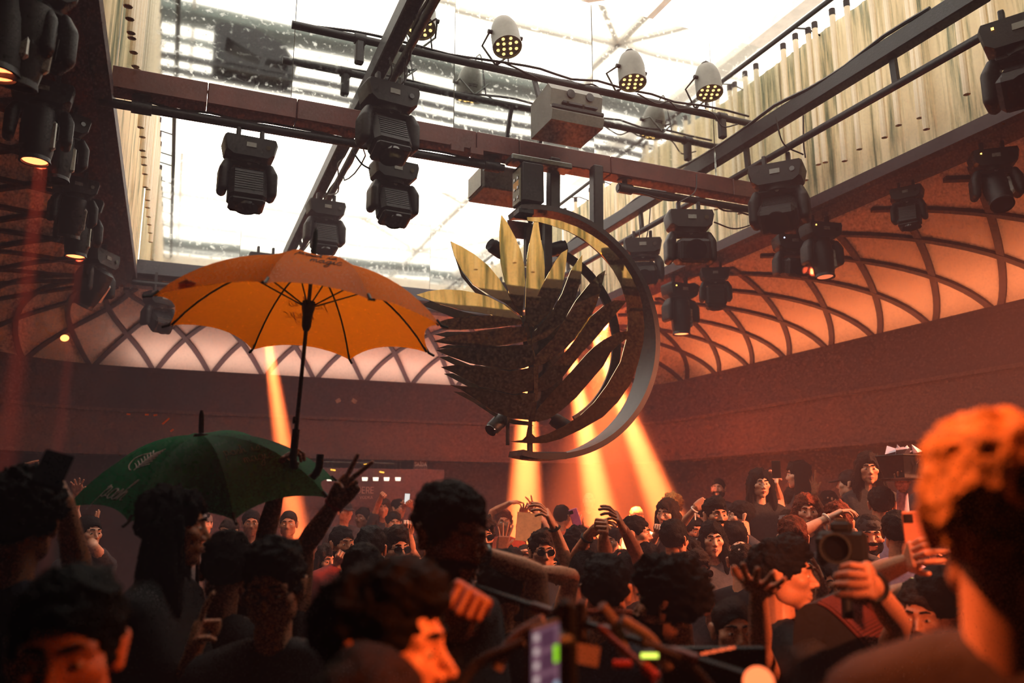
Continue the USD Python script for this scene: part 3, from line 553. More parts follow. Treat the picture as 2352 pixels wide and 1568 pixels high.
LEAVES = [[(956, 677), (985, 668), (1020, 664), (1060, 666), (1088, 671), (1120, 680), (1170, 705), (1196, 735), (1150, 728), (1094, 717), (1050, 710), (1010, 699), (985, 689)],
          [(1036, 553), (1062, 566), (1090, 583), (1122, 610), (1146, 640), (1165, 672), (1182, 700), (1196, 728), (1160, 697), (1130, 681), (1102, 664), (1085, 652), (1060, 620), (1044, 586)],
          [(1153, 492), (1167, 511), (1185, 546), (1197, 577), (1204, 610), (1205, 650), (1200, 700), (1198, 730), (1186, 712), (1170, 680), (1158, 645), (1150, 605), (1148, 570), (1148, 530)],
          [(1228, 506), (1238, 506), (1243, 548), (1249, 577), (1251, 615), (1250, 650), (1240, 690), (1212, 745), (1204, 742), (1205, 700), (1208, 640), (1210, 595), (1215, 565), (1222, 535)],
          [(1304, 572), (1301, 600), (1296, 635), (1290, 665), (1268, 710), (1235, 745), (1214, 752), (1216, 720), (1240, 665), (1263, 622), (1275, 600), (1290, 580)],
          [(1337, 585), (1336, 620), (1330, 655), (1320, 690), (1296, 735), (1255, 775), (1220, 790), (1222, 765), (1262, 725), (1290, 675), (1310, 622), (1325, 600)],
          [(1389, 621), (1385, 640), (1378, 670), (1367, 705), (1345, 750), (1300, 800), (1250, 835), (1230, 840), (1232, 815), (1272, 775), (1322, 690), (1350, 655), (1372, 632)],
          [(1437, 692), (1425, 707), (1400, 737), (1365, 780), (1338, 808), (1290, 870), (1255, 895), (1232, 900), (1234, 872), (1270, 840), (1310, 795), (1356, 727), (1385, 702), (1410, 690)],
          [(1441, 761), (1439, 776), (1415, 795), (1400, 810), (1385, 840), (1360, 870), (1325, 912), (1290, 943), (1262, 962), (1238, 968), (1225, 962), (1235, 940), (1262, 908), (1290, 878), (1345, 814), (1362, 797), (1385, 780), (1415, 764)],
          [(1004, 740), (1030, 732), (1080, 726), (1140, 724), (1180, 726), (1196, 732), (1200, 744), (1130, 753), (1060, 757), (1018, 756)],
          [(996, 784), (1024, 774), (1100, 759), (1160, 752), (1204, 750), (1215, 782), (1170, 791), (1120, 797), (1080, 796), (1035, 791)],
          [(1001, 804), (1030, 799), (1100, 795), (1160, 797), (1218, 792), (1230, 834), (1205, 845), (1170, 849), (1120, 841), (1080, 834), (1030, 817)],
          [(1012, 843), (1045, 838), (1100, 842), (1170, 853), (1228, 842), (1230, 895), (1180, 905), (1105, 888), (1080, 876), (1045, 858)],
          [(1032, 884), (1075, 888), (1120, 893), (1180, 908), (1228, 902), (1226, 965), (1175, 960), (1130, 943), (1090, 915), (1060, 896)]]
tl = [-.08, -.05, -.04, -.04, -.02, .0, .02, .04, .06, .05, .06, .07, .08, .09]
for k, lf in enumerate(LEAVES): plate('leaf', lf, SY-.012-.006*(k % 3), MATS['gold'], tilt=tl[k])
plate('stem', [(1203, 738), (1211, 735), (1222, 790), (1236, 840), (1236, 900), (1228, 962), (1218, 962), (1226, 900), (1226, 842), (1212, 792)], SY-.02, MATS['gold'])
plate('centre_core', [(1195, 725), (1216, 724), (1232, 780), (1246, 840), (1242, 905), (1230, 968), (1214, 968), (1212, 900), (1214, 842), (1202, 790)], SY+.02, signback)
BACKL = [[(968, 700), (990, 690), (1050, 712), (1090, 722), (1190, 745), (1100, 748), (1037, 727)], [(1044, 586), (1060, 622), (1085, 655), (1110, 672), (1180, 720), (1130, 700), (1095, 676), (1060, 635)], [(998, 768), (1025, 762), (1100, 762), (1210, 750), (1200, 782), (1100, 775), (1024, 774)], [(1003, 800), (1028, 792), (1110, 797), (1220, 790), (1200, 830), (1100, 800)],
         [(1009, 820), (1030, 818), (1080, 838), (1220, 850), (1180, 872), (1045, 838)], [(1020, 858), (1040, 857), (1110, 888), (1225, 905), (1180, 925), (1078, 889)], [(1042, 899), (1065, 901), (1100, 922), (1140, 950), (1180, 964), (1215, 968), (1225, 978), (1180, 974), (1145, 962), (1090, 925)],
         [(1225, 735), (1232, 712), (1240, 690), (1300, 730), (1290, 900), (1240, 960), (1225, 900)]]
for lf in BACKL: plate('back_leaf', lf, SY+.10, signback)
# the back crescent and the hoop that carries the sign
hp = np.array([atY(x, y, SY)[[0, 2]] for x, y in [(1287, 482), (1333, 495), (1387, 526), (1425, 558), (1463, 613), (1488, 659), (1503, 700), (1512, 772), (1504, 856), (1483, 920), (1440, 993), (1371, 1031), (1295, 1053)]])
A_ = np.column_stack([2*hp, np.ones(len(hp))]); sol = np.linalg.lstsq(A_, (hp**2).sum(1), rcond=None)[0]; HC = sol[:2]; HR = math.sqrt(sol[2]+HC@HC)
def arc_band(r0, r1, a0, a1, y0, y1, n=48, c=HC):
    a = np.radians(np.linspace(a0, a1, n)); ring_ = np.stack([np.column_stack([c[0]+r*np.cos(a), np.full(n, y), c[1]+r*np.sin(a)]) for r, y in ((r0, y0), (r1, y0), (r1, y1), (r0, y1), (r0, y0))], 1)
    mb = MB().grid(ring_)
    for k in (0, -1): mb.add((ring_[k, :4], [[0, 1, 2, 3]]))
    return mb
aS, aE = [math.degrees(math.atan2(*(atY(x, y, SY)[[2, 0]]-HC[::-1]))) for x, y in ((1200, 490), (1197, 1050))]
sg.part('hoop', arc_band(HR-.04, HR, aE-360 if aE > 0 else aE, aS, SY-.01, SY+.24, 64), mat('hoop_metal', lin(52, 46, 48), .45, .4, var=.2), 'dark metal hoop')
bc = np.array([atY(x, y, SY+.28)[[0, 2]] for x, y in [(1257, 543), (1338, 573), (1400, 640), (1438, 720), (1440, 770)]])
sg.part('back_crescent', arc_band(HR-.26, HR-.19, -62, 96, SY+.25, SY+.27, 40), signback)
for (x, y0, y1) in [(1270, 340, 485), (1370, 395, 530)]:
    a, b = atY(x, y1, SY+.2), atY(x, y0, SY+.2); sg.part('post', MB().bar((a[0], SY+.2, a[2]-.04), (a[0]+.01, SY+.2, 4.57), .085, .085, (0, 1, 0), ch=.008), blackmetal)
sg.part('end_fitting', MB().box(atY(1203, 490, SY+.05), (.12, .12, .05), ch=.01).box(atY(1210, 478, SY+.05), (.05, .08, .1), ch=.01), blackmetal, kind='stuff')
sg.part('foot_bar', MB().bar(atY(1196, 1046, SY+.03), atY(1300, 1046, SY+.03), .05, .05, ch=.006), blackmetal)
sg.part('foot_post', MB().bar(atY(1217, 1046, SY+.03), atY(1217, 1012, SY+.03), .03), blackmetal)
sg.part('inner_frame', MB().bar(atY(1213, 515, SY+.1), atY(1213, 610, SY+.1), .05).bar(atY(1256, 515, SY+.1), atY(1256, 690, SY+.1), .06).bar(atY(1166, 910, SY+.1), atY(1166, 1022, SY+.1), .02), signback, kind='stuff')
sg.part('red_panel', MB().box(atY(1190, 528, SY+.15), (.17, .01, .13)).box(atY(1247, 530, SY+.15), (.07, .01, .15)), redwood, kind='stuff')
def clamp_spot(px, py, y, aim, label):
    p = atY(px, py, y); d = unit(aim); t = Thing('clamp_spot', label, 'spot light', p, group='small spots clamped to the ring sign')
    t.part('barrel', MB().lathe([(.045, -.07), (.052, -.04), (.052, .05), (.04, .075)], p, frame(d), 14), black); t.part('lens', MB().lathe([(.045, .07), (.045, .078)], p, frame(d), 14), lens_dark)
    t.part('arm', MB().tube([p-d*.04, p-d*.1+np.array([0, .02, .02]), p-d*.15+np.array([0, .05, .0])], .012, 6), blackmetal)
clamp_spot(1143, 573, SY+.12, (-.9, -.3, .35), 'small black spot on the left of the ring sign near its top'); clamp_spot(1278, 571, SY+.12, (.9, -.3, .3), 'small black spot inside the ring beside the narrow gold leaf')
clamp_spot(1141, 974, SY+.1, (-.7, -.3, -.6), 'small black spot under the lower left leaves of the sign'); clamp_spot(1287, 972, SY+.1, (.75, -.3, -.5), 'small black spot under the sign, right of its foot')

# ---------------------------------------------------------------- things on the walls
led = solo('wall_light', MB().lathe([(.012, 0), (.03, .05)], atX(2151, 798, XR-.03), roty(-math.pi/2)), glow('white_led', (1., .9, 1.), 3.), 'tiny white light on the dark upper fascia at the right', 'light')
gl = glow('backlit_orange', (1.0, .2, .03), 2.4)
em = Thing('wall_emblem', 'glowing orange leaf emblem on the brown fascia at the right', 'sign', tuple(atX(1683, 1044, XR+.0)))
FL = [[(790, 465), (808, 500), (805, 570), (775, 565)], [(825, 520), (860, 560), (862, 600), (835, 600), (812, 570)], [(798, 670), (828, 720), (930, 850), (915, 880), (860, 820), (820, 790), (795, 790)], [(690, 650), (715, 665), (705, 750), (672, 710)], [(745, 590), (765, 600), (735, 660), (720, 650)], [(945, 575), (975, 620), (970, 650), (925, 620)],
      [(798, 860), (805, 990), (775, 1010), (745, 980)], [(960, 845), (1020, 880), (1000, 965), (970, 965), (945, 900)], [(830, 1020), (905, 1165), (680, 1190), (680, 1160), (770, 1130)], [(870, 930), (905, 960), (925, 1060), (960, 1150), (920, 1120), (845, 1010)], [(1018, 1055), (1065, 1160), (955, 1165), (990, 1120)], [(875, 445), (895, 480), (880, 500), (860, 480)]]
for pg in FL:
    P = np.array([atX(1600+x/10.456, 930+y/10.456, XR-.02) for x, y in pg]); em.part('flame_leaf', MB().prism(Polygon(P[:, [1, 2]]).buffer(0), .012, np.array([[0, 0, 1.], [1, 0, 0], [0, 1, 0]]), (XR-.035 if P[0][2] > 3.15 else XR-.0, 0, 0)), gl, smooth=False)
for k, (px, lb) in enumerate([(783, 'left one of two small pale flood lamps on the far fascia'), (804, 'right one of two small pale flood lamps on the far fascia')]):
    p = atY(px, 900, YB-.03); sd = -1 if k == 0 else 1; t = Thing('flood_lamp', lb, 'light', p); pale = mat('pale_bracket', lin(160, 136, 120), .6)
    t.part('mount', MB().box(p+[0, 0, .0], (.11, .03, .05), ch=.005), pale); t.part('arm', MB().bar(p+[sd*.01, -.02, -.02], p+[sd*.02, -.05, -.12], .025), pale); t.part('head', MB().box(p+[sd*.05, -.06, -.14], (.08, .05, .06), roty(sd*.5), ch=.008), pale)
p = atY(786, 1010, YB-.04); solo('trim_7', MB().box((p[0], YB-.01, 2.87), (.36, .06, .6)), darkfascia, 'dark pilaster between the pale panels of the far fascia', kind='structure')
pan = mat('pale_brown_panel', lin(112, 82, 72), .7)
for a, b in ((-.4, 1.55), (2.0, 3.6), (3.63, 5.2)): solo('trim_8', MB().box(((a+b)/2, YB+.01, 2.88), (b-a, .1, .5), ch=.01), pan, kind='structure')
ex = Thing('exit_sign', 'dim white exit sign reading SAIDA on the far wall', 'sign', atY(966, 1075, YB+.0))
e0, e1 = atY(950, 1079, YB-.02), atY(982, 1049, YB-.02)
ex.part('plate', MB().box(((e0[0]+e1[0])/2, YB-.01, (e0[2]+e1[2])/2), (e1[0]-e0[0], .02, e1[2]-e0[2])), mat('sign_plate', lin(118, 84, 84), .6))
w = e1[0]-e0[0]; tx = meshkit.text_mesh('SAÍDA', .085, .006, True); k = w*.9/tx.extents[0]; tx.apply_scale([k, k*1.25, 1]); RX = np.array([[1., 0, 0], [0, 0, -1], [0, 1, 0]])
ex.part('lettering', MB().add(tx, RX, (e0[0]+w*.05-tx.bounds[0][0], YB-.022, e0[2]+.06)), mat('sign_white', lin(245, 228, 220), .6))
# bar at the back: rail with lamps, lettering on the bar front
br = Thing('bar_rail', 'thin rail over the far bar from which the lamps hang', 'rail', atY(725, 1062, 11.4)); r0, r1 = atY(722, 1060, 11.4), atY(906, 1064, 11.4)
br.part('tube', MB().tube([r0, (r0+r1)/2, r1], .008, 6), greymetal)
for f in (0.0, .33, .66, 1.0): br.part('wall_arm', MB().bar(r0+(r1-r0)*f, r0+(r1-r0)*f+np.array([0, .45, 0]), .01), greymetal)
solo('bar_cabinet', MB().box((2.1, 12.1, 1.22), (3.4, .7, 2.44), ch=.01), mat('bar_brown', lin(98, 70, 76), .7, var=.05), 'dark bar cabinet against the far wall under the row of lamps', 'cabinet')
lampglow = glow('lamp_white', (1., .84, .66), 1.7)
for k, px in enumerate((757, 838, 863, 888, 914)):
    p = atY(px, 1099, 11.4); t = Thing('bar_lamp', f'small white lamp over the far bar, {("first", "second", "third", "fourth", "fifth")[k]} from the left', 'lamp', p, group='white lamps over the far bar')
    t.part('shade', MB().lathe([(.036, .0), (.042, .045), (.04, .05)], p-np.array([0, 0, .03]), n=14), lampglow); t.part('wire', MB().bar(p+[-.03, 0, .03], p+[-.03, 0, .25], .004).bar(p+[.03, 0, .03], p+[.03, 0, .25], .004), greymetal, kind='stuff')
for k, (px, py) in enumerate(((765, 1079), (841, 1066), (877, 1084), (800, 1147))):
    p = atY(px, py, 11.73); solo('amber_lamp', MB().box(p, (.07, .02, .02) if k < 3 else (.07, .03, .07), roty(.15), ch=.005), glow('amber_lamp', (1., .5, .06), 2.), ('small amber strip light at the left of the bar lamps', 'small amber strip light above the two-finger hand', 'small amber strip light above the bar lamps at the right', 'amber glow beside the raised wrist at the bar')[k], 'light')
bl = Thing('bar_sign', 'dim lettering on the far bar, mostly hidden by the raised two-finger hand', 'sign', atY(820, 1140, 11.7)); tx = meshkit.text_mesh('BELVEDERE', .10, .006); k = .55/tx.extents[0]; tx.apply_scale([k, .94, 1])
q = atY(858, 1133, 11.7); bl.part('board', MB().box((q[0]-.5, 11.72, q[2]+.02), (1.25, .02, .42)), mat('bar_board', lin(84, 58, 64), .6)); letter = mat('dim_letter', lin(196, 150, 140), .6); bl.part('lettering', MB().add(tx, RX, (q[0]-.55-tx.bounds[0][0], 11.708, q[2])), letter)
tx = meshkit.text_mesh('VODKA', .04, .006); bl.part('small_lettering', MB().add(tx, RX, (q[0]-.2, 11.708, q[2]-.075)), letter)
for k, (px, py, a) in enumerate([(381, 967, .8), (337, 952, .1), (357, 953, .2), (295, 951, .0), (395, 988, .7)]):
    solo('confetti', MB().box(atR(px, py, 4.6), (.05 if k == 0 else .02, .004, .01), roty(-a)), mat('confetti_orange', lin(255, 110, 60), .6), ('long orange confetti strip falling above the green umbrella', 'orange confetti fleck left of the green umbrella spike', 'orange confetti fleck nearest the green umbrella spike', 'faint confetti fleck farthest left above the green umbrella', 'small confetti strip beside the long orange one')[k], 'confetti')
solo('cove_light', MB().lathe([(.03, 0), (.05, .02), (.03, .03)], atY(150, 780, 11.65)-np.array([0, .06, 0]), rotx(1.2)), glow('cove_orange', (1., .28, .07), 5.), 'small orange light on the cove at the far left', 'light')
# ---------------------------------------------------------------- umbrellas
def fabric(name, rgb, trans):
    MATS[name] = usdkit.material(stage, '/World/Looks/' + name, {'tc': ('texture_coordinate', {}), 'n': ('noise_texture', {'scale': 160., 'detail': 2.}), 'b': ('bump', {'strength': .12, 'distance': .003}),
        'd': ('diffuse_bsdf', {'color': rgb}), 't': ('translucent_bsdf', {'color': rgb}), 'm': ('mix_closure', {'fac': trans}), 'g': ('glossy_bsdf', {'color': (.6, .6, .6), 'roughness': .45}), 'm2': ('mix_closure', {'fac': .03})},
        [('tc.object', 'n.vector'), ('n.fac', 'b.height'), ('b.normal', 'd.normal'), ('d.BSDF', 'm.closure1'), ('t.BSDF', 'm.closure2'), ('m.closure', 'm2.closure1'), ('g.BSDF', 'm2.closure2')], surface='m2.closure'); return MATS[name]
GLYPH = {'p': [[(0, .55), (.1, .6), (-.12, -.55)], [(.02, .3), (.2, .58), (.36, .48), (.3, .12), (.1, .06), (.02, .18)], [(.3, .12), (.5, .1)]], 'o': [[(.42, .5), (.2, .5), (.06, .2), (.2, 0), (.42, .1), (.46, .4), (.36, .54), (.56, .42)]],
         's': [[(.0, .08), (.3, .56), (.34, .2), (.2, 0), (.02, .04)], [(.2, 0), (.44, .12)]], 'h': [[(.0, .1), (.3, 1.05), (.22, 1.1), (.08, 0)], [(.1, .2), (.3, .52), (.38, .4), (.34, .08), (.52, .1)]], 'i': [[(.0, .1), (.16, .54), (.14, .06), (.34, .1)], [(.2, .78), (.22, .84)]],
         'm': [[(.0, .08), (.1, .52), (.06, 0)], [(.08, .3), (.26, .55), (.28, .02)], [(.28, .3), (.46, .55), (.48, .04), (.64, .12)]], 'a': [[(.42, .5), (.2, .54), (.04, .2), (.16, 0), (.36, .2), (.44, .54), (.42, .06), (.6, .12)]], 'g': [[(.42, .5), (.2, .54), (.04, .2), (.16, .04), (.36, .2), (.44, .54), (.34, -.4), (.1, -.6), (.02, -.42), (.5, .1)]],
         'c': [[(.4, .46), (.26, .56), (.06, .26), (.16, .02), (.44, .12)]], ' ': []}
ADV = {'p': .5, 'o': .5, 's': .42, 'h': .52, 'i': .32, 'm': .64, 'a': .58, 'g': .5, 'c': .42, ' ': .38}
def script(lines):
    """handwritten words as strokes in a box about 1 high per line"""
    out = []
    for li, (x0, text) in enumerate(lines):
        x = x0
        for ch in text:
            for st in GLYPH[ch]: out.append([(x+a+.25*b, b-1.15*li) for a, b in st])
            x += ADV[ch]
    return out
def emblem_strokes():
    out = [[(-.1+.62*math.cos(a), .62*math.sin(a)) for a in np.radians(np.linspace(60, 260, 14))]]
    for k in range(7):
        y = -.45+.17*k; out.append([(0, y), (.3-.02*k, y+.22+.02*k), (.55-.05*k, y+.34+.03*k)]); out.append([(0, y), (-.22, y+.16), (-.42+.02*k, y+.26)])
    out.append([(-.02, -.6), (.0, .0), (.04, .75)]); return out
def umbrella(name, label, C, ax, r, h, tips, apexlift, mats, prints, spike, shaft_to, dark):
    """C = middle of the rim, ax = shaft direction, tips = rib ends (world), prints = (gore, s, t, size, strokes, material, flip)"""
    ax = unit(ax); C = np.asarray(C, float); t = Thing(name, label, 'umbrella', C+ax*shaft_to); n = len(tips); tips = [np.asarray(q) for q in tips]
    def rib(i, s): q = tips[i % n]-C; return C+q*np.asarray(s)[..., None]+ax*(h*(1-np.asarray(s)**2.2)**.9)[..., None]
    def surf(i, s, u):
        s, u = np.asarray(s, float), np.asarray(u, float); se = s*(1-.075*s*4*u*(1-u)); a, b = rib(i, se), rib(i+1, se)
        return a*(1-u[..., None])+b*u[..., None]-ax*(.02*s*(4*u*(1-u)))[..., None]
    S, U = np.meshgrid(np.linspace(.0, 1, 13), np.linspace(0, 1, 11), indexing='ij')
    for i in range(n):
        t.part('canopy_panel', MB().grid(surf(i, S, U)), mats[i % len(mats)], smooth=True)
        t.part('rib', MB().tube(rib(i, np.linspace(.05, .985, 12))-ax*.012, .0045, 6), dark); q = tips[i]-C
        e = rib(i, np.array(.97)); t.part('rib_tip', MB().tube([e, tips[i]+unit(q)*.005, tips[i]+unit(q)*.035-ax*.008], .006, 6), dark)
        t.part('stretcher', MB().tube([C+ax*(h*.28), rib(i, np.array(.48))-ax*.01], .0035, 5), dark)
    t.part('shaft', MB().tube([C+ax*h*.95, C+ax*shaft_to], .0085, 10), dark); t.part('spike', MB().lathe([(.012, 0), (.011, spike*.8), (.006, spike)], C+ax*h, frame(ax), 10).lathe([(.035, -.01), (.03, .004), (.012, .008)], C+ax*h, frame(ax), 14), dark)
    t.part('runner', MB().lathe([(.012, 0), (.02, .02), (.022, .07), (.028, .1), (.028, .13)], C+ax*(h*.28-.1), frame(ax), 12), dark)
    for gore, s0, u0, size, strokes, m, flip in prints:
        mb = MB(); du = 1e-3
        for st in strokes:
            P = smooth_path(st, max(8, 5*len(st))) if len(st) > 2 else np.array(st, float)
            w = 2*math.sin(math.pi/n)*r
            ss = s0-flip*P[:, 1]*size/r; uu = u0-flip*P[:, 0]*size/(w*np.clip(ss, .2, 1.2))
            mb.tube(surf(gore, ss, uu)+ax*.002, .0024 if len(strokes) < 18 else .0016, 4)
        t.part('print', mb, m, 'handwritten print' if m is not None else None)
    return t
ORF = fabric('orange_fabric', lin(255, 128, 8), .52); GRF = fabric('green_fabric', lin(30, 98, 66), .18)
GRL = fabric('green_fabric_lining', lin(70, 130, 96), .25)
ink = mat('print_dark', lin(60, 26, 10), .8); inkl = mat('print_pale', lin(190, 178, 176), .7); patch = mat('pale_patch', lin(250, 170, 110), .7)
POSH = script([(0, 'posh is'), (.9, 'magic')]); POSH = [[(x-1.6, y+.3) for x, y in st] for st in POSH]
UC = np.array([.497, 3.484, 2.688]); UA = unit([.051, .036, 1.])
TP = [(350, 680), (390, 747), (580, 803), (803, 826), (983, 810), (1012, 748), (850, 688), (610, 650)]
ux = unit(np.cross([0, 1, 0], UA)); uy = np.cross(UA, ux)
def pin(px, a, C=UC, r=.6):
    d = ray(*px); m = C+r*(math.cos(a)*ux+math.sin(a)*uy); return CAM+d*((m-CAM) @ FW/F_PX)
ang = [3.44-(-1)*k*math.pi/4*1. for k in range(8)]
ang = [3.44-1.*(-1)*0-(-1)*0 for k in range(8)]
A0 = {0: 3.44, 7: 3.44+math.pi/4, 6: 3.44+math.pi/2, 5: 3.44+3*math.pi/4, 4: 3.44+math.pi, 3: 3.44+5*math.pi/4, 2: 3.44+3*math.pi/2, 1: 3.44+7*math.pi/4}
tips = [pin(TP[k], A0[k]) for k in range(8)]
UO = umbrella('umbrella', 'open orange umbrella held high over the crowd, seen from below', UC, UA, .6, .30, tips, 0, [ORF], [(6, .62, .5, .062, POSH, ink, -1) if False else (6, .62, .5, .062, POSH, ink, 1), (2, .70, .5, .058, POSH, ink, 1), (0, .66, .5, .12, emblem_strokes(), ink, 1), (4, .7, .5, .11, emblem_strokes(), ink, 1)], .15, -.56, black)
UO.part('care_patch', MB().box(atR(430, 650, 3.12), (.075, .004, .04), frame(unit(atR(400, 650, 3.1)-UC), (0, 0, 1))), patch)
hb = UC+UA*-.44; he = UC+UA*-.56; hk = np.array([1., 0, 0])
hook = [hb, he]+[he+UA*(-.02)+hk*.05*(1-math.cos(a))-UA*.062*math.sin(a)+hk*.008 for a in np.linspace(.3, math.pi*.97, 12)]
hook += [hook[-1]+UA*.045]
UO.part('handle', MB().tube(smooth_path(hook, 48), .0155, 12), black, 'black hooked handle')
UO.part('catch_button', MB().box(UC+UA*-.40-RT*.012, (.012, .012, .03), frame(UA), ch=.003), black)
# green umbrella, a little below eye level on the left
GA = unit(-.055*RT+np.array([0, 0, 1.])+.02*FW); GD = 3.55; GC = atR(458, 1141, GD); gx = unit(np.cross([0, 1, 0], GA)); gy = np.cross(GA, gx)
base = math.atan2(-(FW @ gy), -(FW @ gx))+.22
gtips = [GC+.575*(math.cos(base-k*math.pi/4)*gx+math.sin(base-k*math.pi/4)*gy) for k in range(8)]
GP = [(538, 1194), (296, 1199), (152, 1167), (215, 1120), (400, 1085), (640, 1062), (770, 1104), (752, 1142)]
gtips = [CAM+ray(*GP[k])*((gtips[k]-CAM) @ FW/F_PX) for k in range(8)]
EM = emblem_strokes(); PO = [[(x-.9, y-.9) for x, y in st] for st in script([(0, 'posh')])]
UG = umbrella('umbrella', 'open dark green umbrella held low at the left, its spike pointing up', GC, GA, .575, .27, gtips, 0, [GRF], [(7, .58, .45, .058, POSH, mat('print_olive', lin(120, 116, 84), .8), 1), (1, .60, .50, .10, EM, inkl, 1), (1, .82, .50, .085, PO, inkl, 1)], .11, -.62, black)
# ---------------------------------------------------------------- people
def sd_ell(p, c, r): q = (p-c)/r; k = np.linalg.norm(q, axis=-1); return (k-1)*min(r)
def sd_cap(p, a, b, ra, rb=None):
    a, b = np.asarray(a, float), np.asarray(b, float); rb = ra if rb is None else rb
    d = b-a; t = np.clip(((p-a) @ d)/(d @ d), 0, 1); return np.linalg.norm(p-a-t[..., None]*d, axis=-1)-(ra+(rb-ra)*t)
def smin(a, b, k): h = np.clip(.5+.5*(b-a)/k, 0, 1); return b*(1-h)+a*h-k*h*(1-h)
def smax(a, b, k): return -smin(-a, -b, k)
def head_sdf(p, fem, mouth):
    q = p.copy(); q[..., 0] = np.abs(q[..., 0]); A = np.array
    d = sd_ell(p, A([0, -.014, .036]), A([.075, .096, .083]))
    d = smin(d, sd_ell(p, A([0, .026, -.032]), A([.058-.004*fem, .064, .080])), .03)
    d = smin(d, sd_ell(q, A([.046-.006*fem, .004, -.062]), A([.020, .030, .026])), .03)
    d = smin(d, np.linalg.norm(p-A([0, .066, -.101]), axis=-1)-(.019-.003*fem), .028)
    d = smin(d, sd_ell(q, A([.044, .057, -.014]), A([.022, .022, .018])), .024)
    d = smin(d, sd_cap(q, [.006, .083, .026-.002*fem], [.042, .068, .024], .011-.003*fem), .014)
    d = smax(d, -(np.linalg.norm(q-A([.031, .105, .006]), axis=-1)-.020), .012)
    d = smin(d, np.linalg.norm(q-A([.0305, .0745, .004]), axis=-1)-.0128, .004)
    d = smin(d, sd_cap(p, [0, .083, .016], [0, .110-.004*fem, -.028], .0075, .0105), .012)
    d = smin(d, np.linalg.norm(q-A([.011, .095, -.034]), axis=-1)-.0085, .007)
    d = smin(d, sd_cap(q, [.0, .0885, -.060], [.020, .079, -.063], .0062, .004), .008)
    d = smin(d, sd_cap(q, [.0, .087, -.0735-mouth], [.018, .079, -.069-mouth*.5], .007, .004), .008)
    d = smax(d, -sd_cap(q, [.0, .097, -.0665-mouth*.5], [.020, .086, -.066-mouth*.4], .0022+mouth*.4), .004)
    return d
HEADP = {}
def head_mesh(sub, fem, mouth=0.):
    key = (sub, fem, mouth)
    if key not in HEADP:
        s = trimesh.creation.icosphere(sub); n = np.array(s.vertices); c = np.array([0, .012, -.012]); lo, hi = np.full(len(n), .02), np.full(len(n), .19)
        for _ in range(18):
            m = (lo+hi)/2; o = head_sdf(c+n*m[:, None], fem, mouth) > 0; hi = np.where(o, m, hi); lo = np.where(o, lo, m)
        HEADP[key] = (c+n*lo[:, None], np.array(s.faces))
    return HEADP[key]
def to_man(v, f): return m3.Manifold(m3.Mesh(np.ascontiguousarray(v, np.float32), np.ascontiguousarray(f, np.uint32)))
def xf(R, t): return np.hstack([np.asarray(R, float), np.asarray(t, float)[:, None]])
SPH = {n: m3.Manifold.sphere(1., n) for n in (8, 10, 12, 16)}
def ball(c, r, n=12): return SPH[n].scale([r]*3).translate(list(map(float, c)))
def caps(pts, n=12):
    """rounded chain: pts = [(centre, radius), ...]"""
    return [m3.Manifold.batch_hull([ball(*a, n), ball(*b, n)]) for a, b in zip(pts[:-1], pts[1:])]
union = lambda L: m3.Manifold.batch_boolean(L, m3.OpType.Add)

HPOSE = {  # per finger (thumb, index, middle, ring, little): bends at the three joints in degrees, and sideways spread
    'open': [(10, 12, 8), (6, 10, 6), (4, 8, 6), (6, 10, 6), (8, 12, 8)], 'relaxed': [(20, 20, 15), (18, 30, 18), (22, 34, 20), (26, 38, 22), (30, 40, 24)],
    'fist': [(38, 40, 35), (80, 95, 55), (84, 98, 55), (86, 98, 55), (86, 96, 55)], 'v': [(40, 42, 35), (4, 6, 4), (4, 6, 4), (82, 98, 55), (84, 98, 55)],
    'point': [(38, 40, 30), (4, 8, 6), (78, 95, 50), (84, 98, 55), (86, 98, 55)], 'grip': [(30, 25, 25), (50, 60, 40), (52, 62, 40), (54, 64, 42), (56, 64, 42)],
    'phone': [(18, 10, 5), (30, 38, 25), (32, 40, 25), (34, 42, 25), (36, 44, 26)], 'pinch': [(30, 25, 25), (45, 50, 30), (30, 36, 22), (22, 28, 18), (14, 20, 14)], 'flat': [(15, 10, 8), (12, 8, 5), (12, 8, 5), (12, 8, 5), (14, 10, 5)]}
SPREAD = {'open': 1.6, 'v': 2.2, 'flat': .5}
HCACHE = {}
def hand(pose, n=10):
    """wrist at the origin, fingers along +z, palm facing +y, thumb on the +x side"""
    if (pose, n) in HCACHE: return HCACHE[pose, n]
    B = HPOSE[pose]; sp = SPREAD.get(pose, 1.0)
    L = [m3.Manifold.batch_hull([ball((x, y, z), r, n) for x, y, z, r in [(-.022, 0, .0, .017), (.022, 0, .0, .017), (.034, .003, .045, .014), (-.032, .003, .045, .014), (.032, 0, .090, .0125), (-.032, 0, .082, .0115)]]),
         m3.Manifold.batch_hull([ball((.026, .006, .018), .018, n), ball((.036, .010, .045), .013, n)])]
    for k, (bx, bz, ln, r, sd) in enumerate([(.030, .030, .036, .0115, 42), (.029, .092, .043, .0095, 8), (.0095, .097, .047, .0098, 1), (-.0105, .094, .043, .0093, -6), (-.029, .085, .034, .0082, -14)]):
        p = np.array([bx, .004, bz]); sd = {1: 13, 2: -11}.get(k, sd)/2.2 if pose == 'v' and k in (1, 2) else sd; a = math.radians(sd*(sp if k else .8+.2*sp)); chain = [(p, r)]; bend = 0
        side = np.array([math.sin(a), 0, math.cos(a)])
        for j in range(3):
            bend += math.radians(B[k][j])
            up_ = np.array([0, 1., 0]) if k else unit([-.55, .8, .1])
            d = side*math.cos(bend)+up_*math.sin(bend); p = p+d*ln*(1, .62, .5)[j]; chain.append((p, r*(.94, .86, .74)[j]))
        L += caps(chain, n)
    HCACHE[pose, n] = union(L); return HCACHE[pose, n]

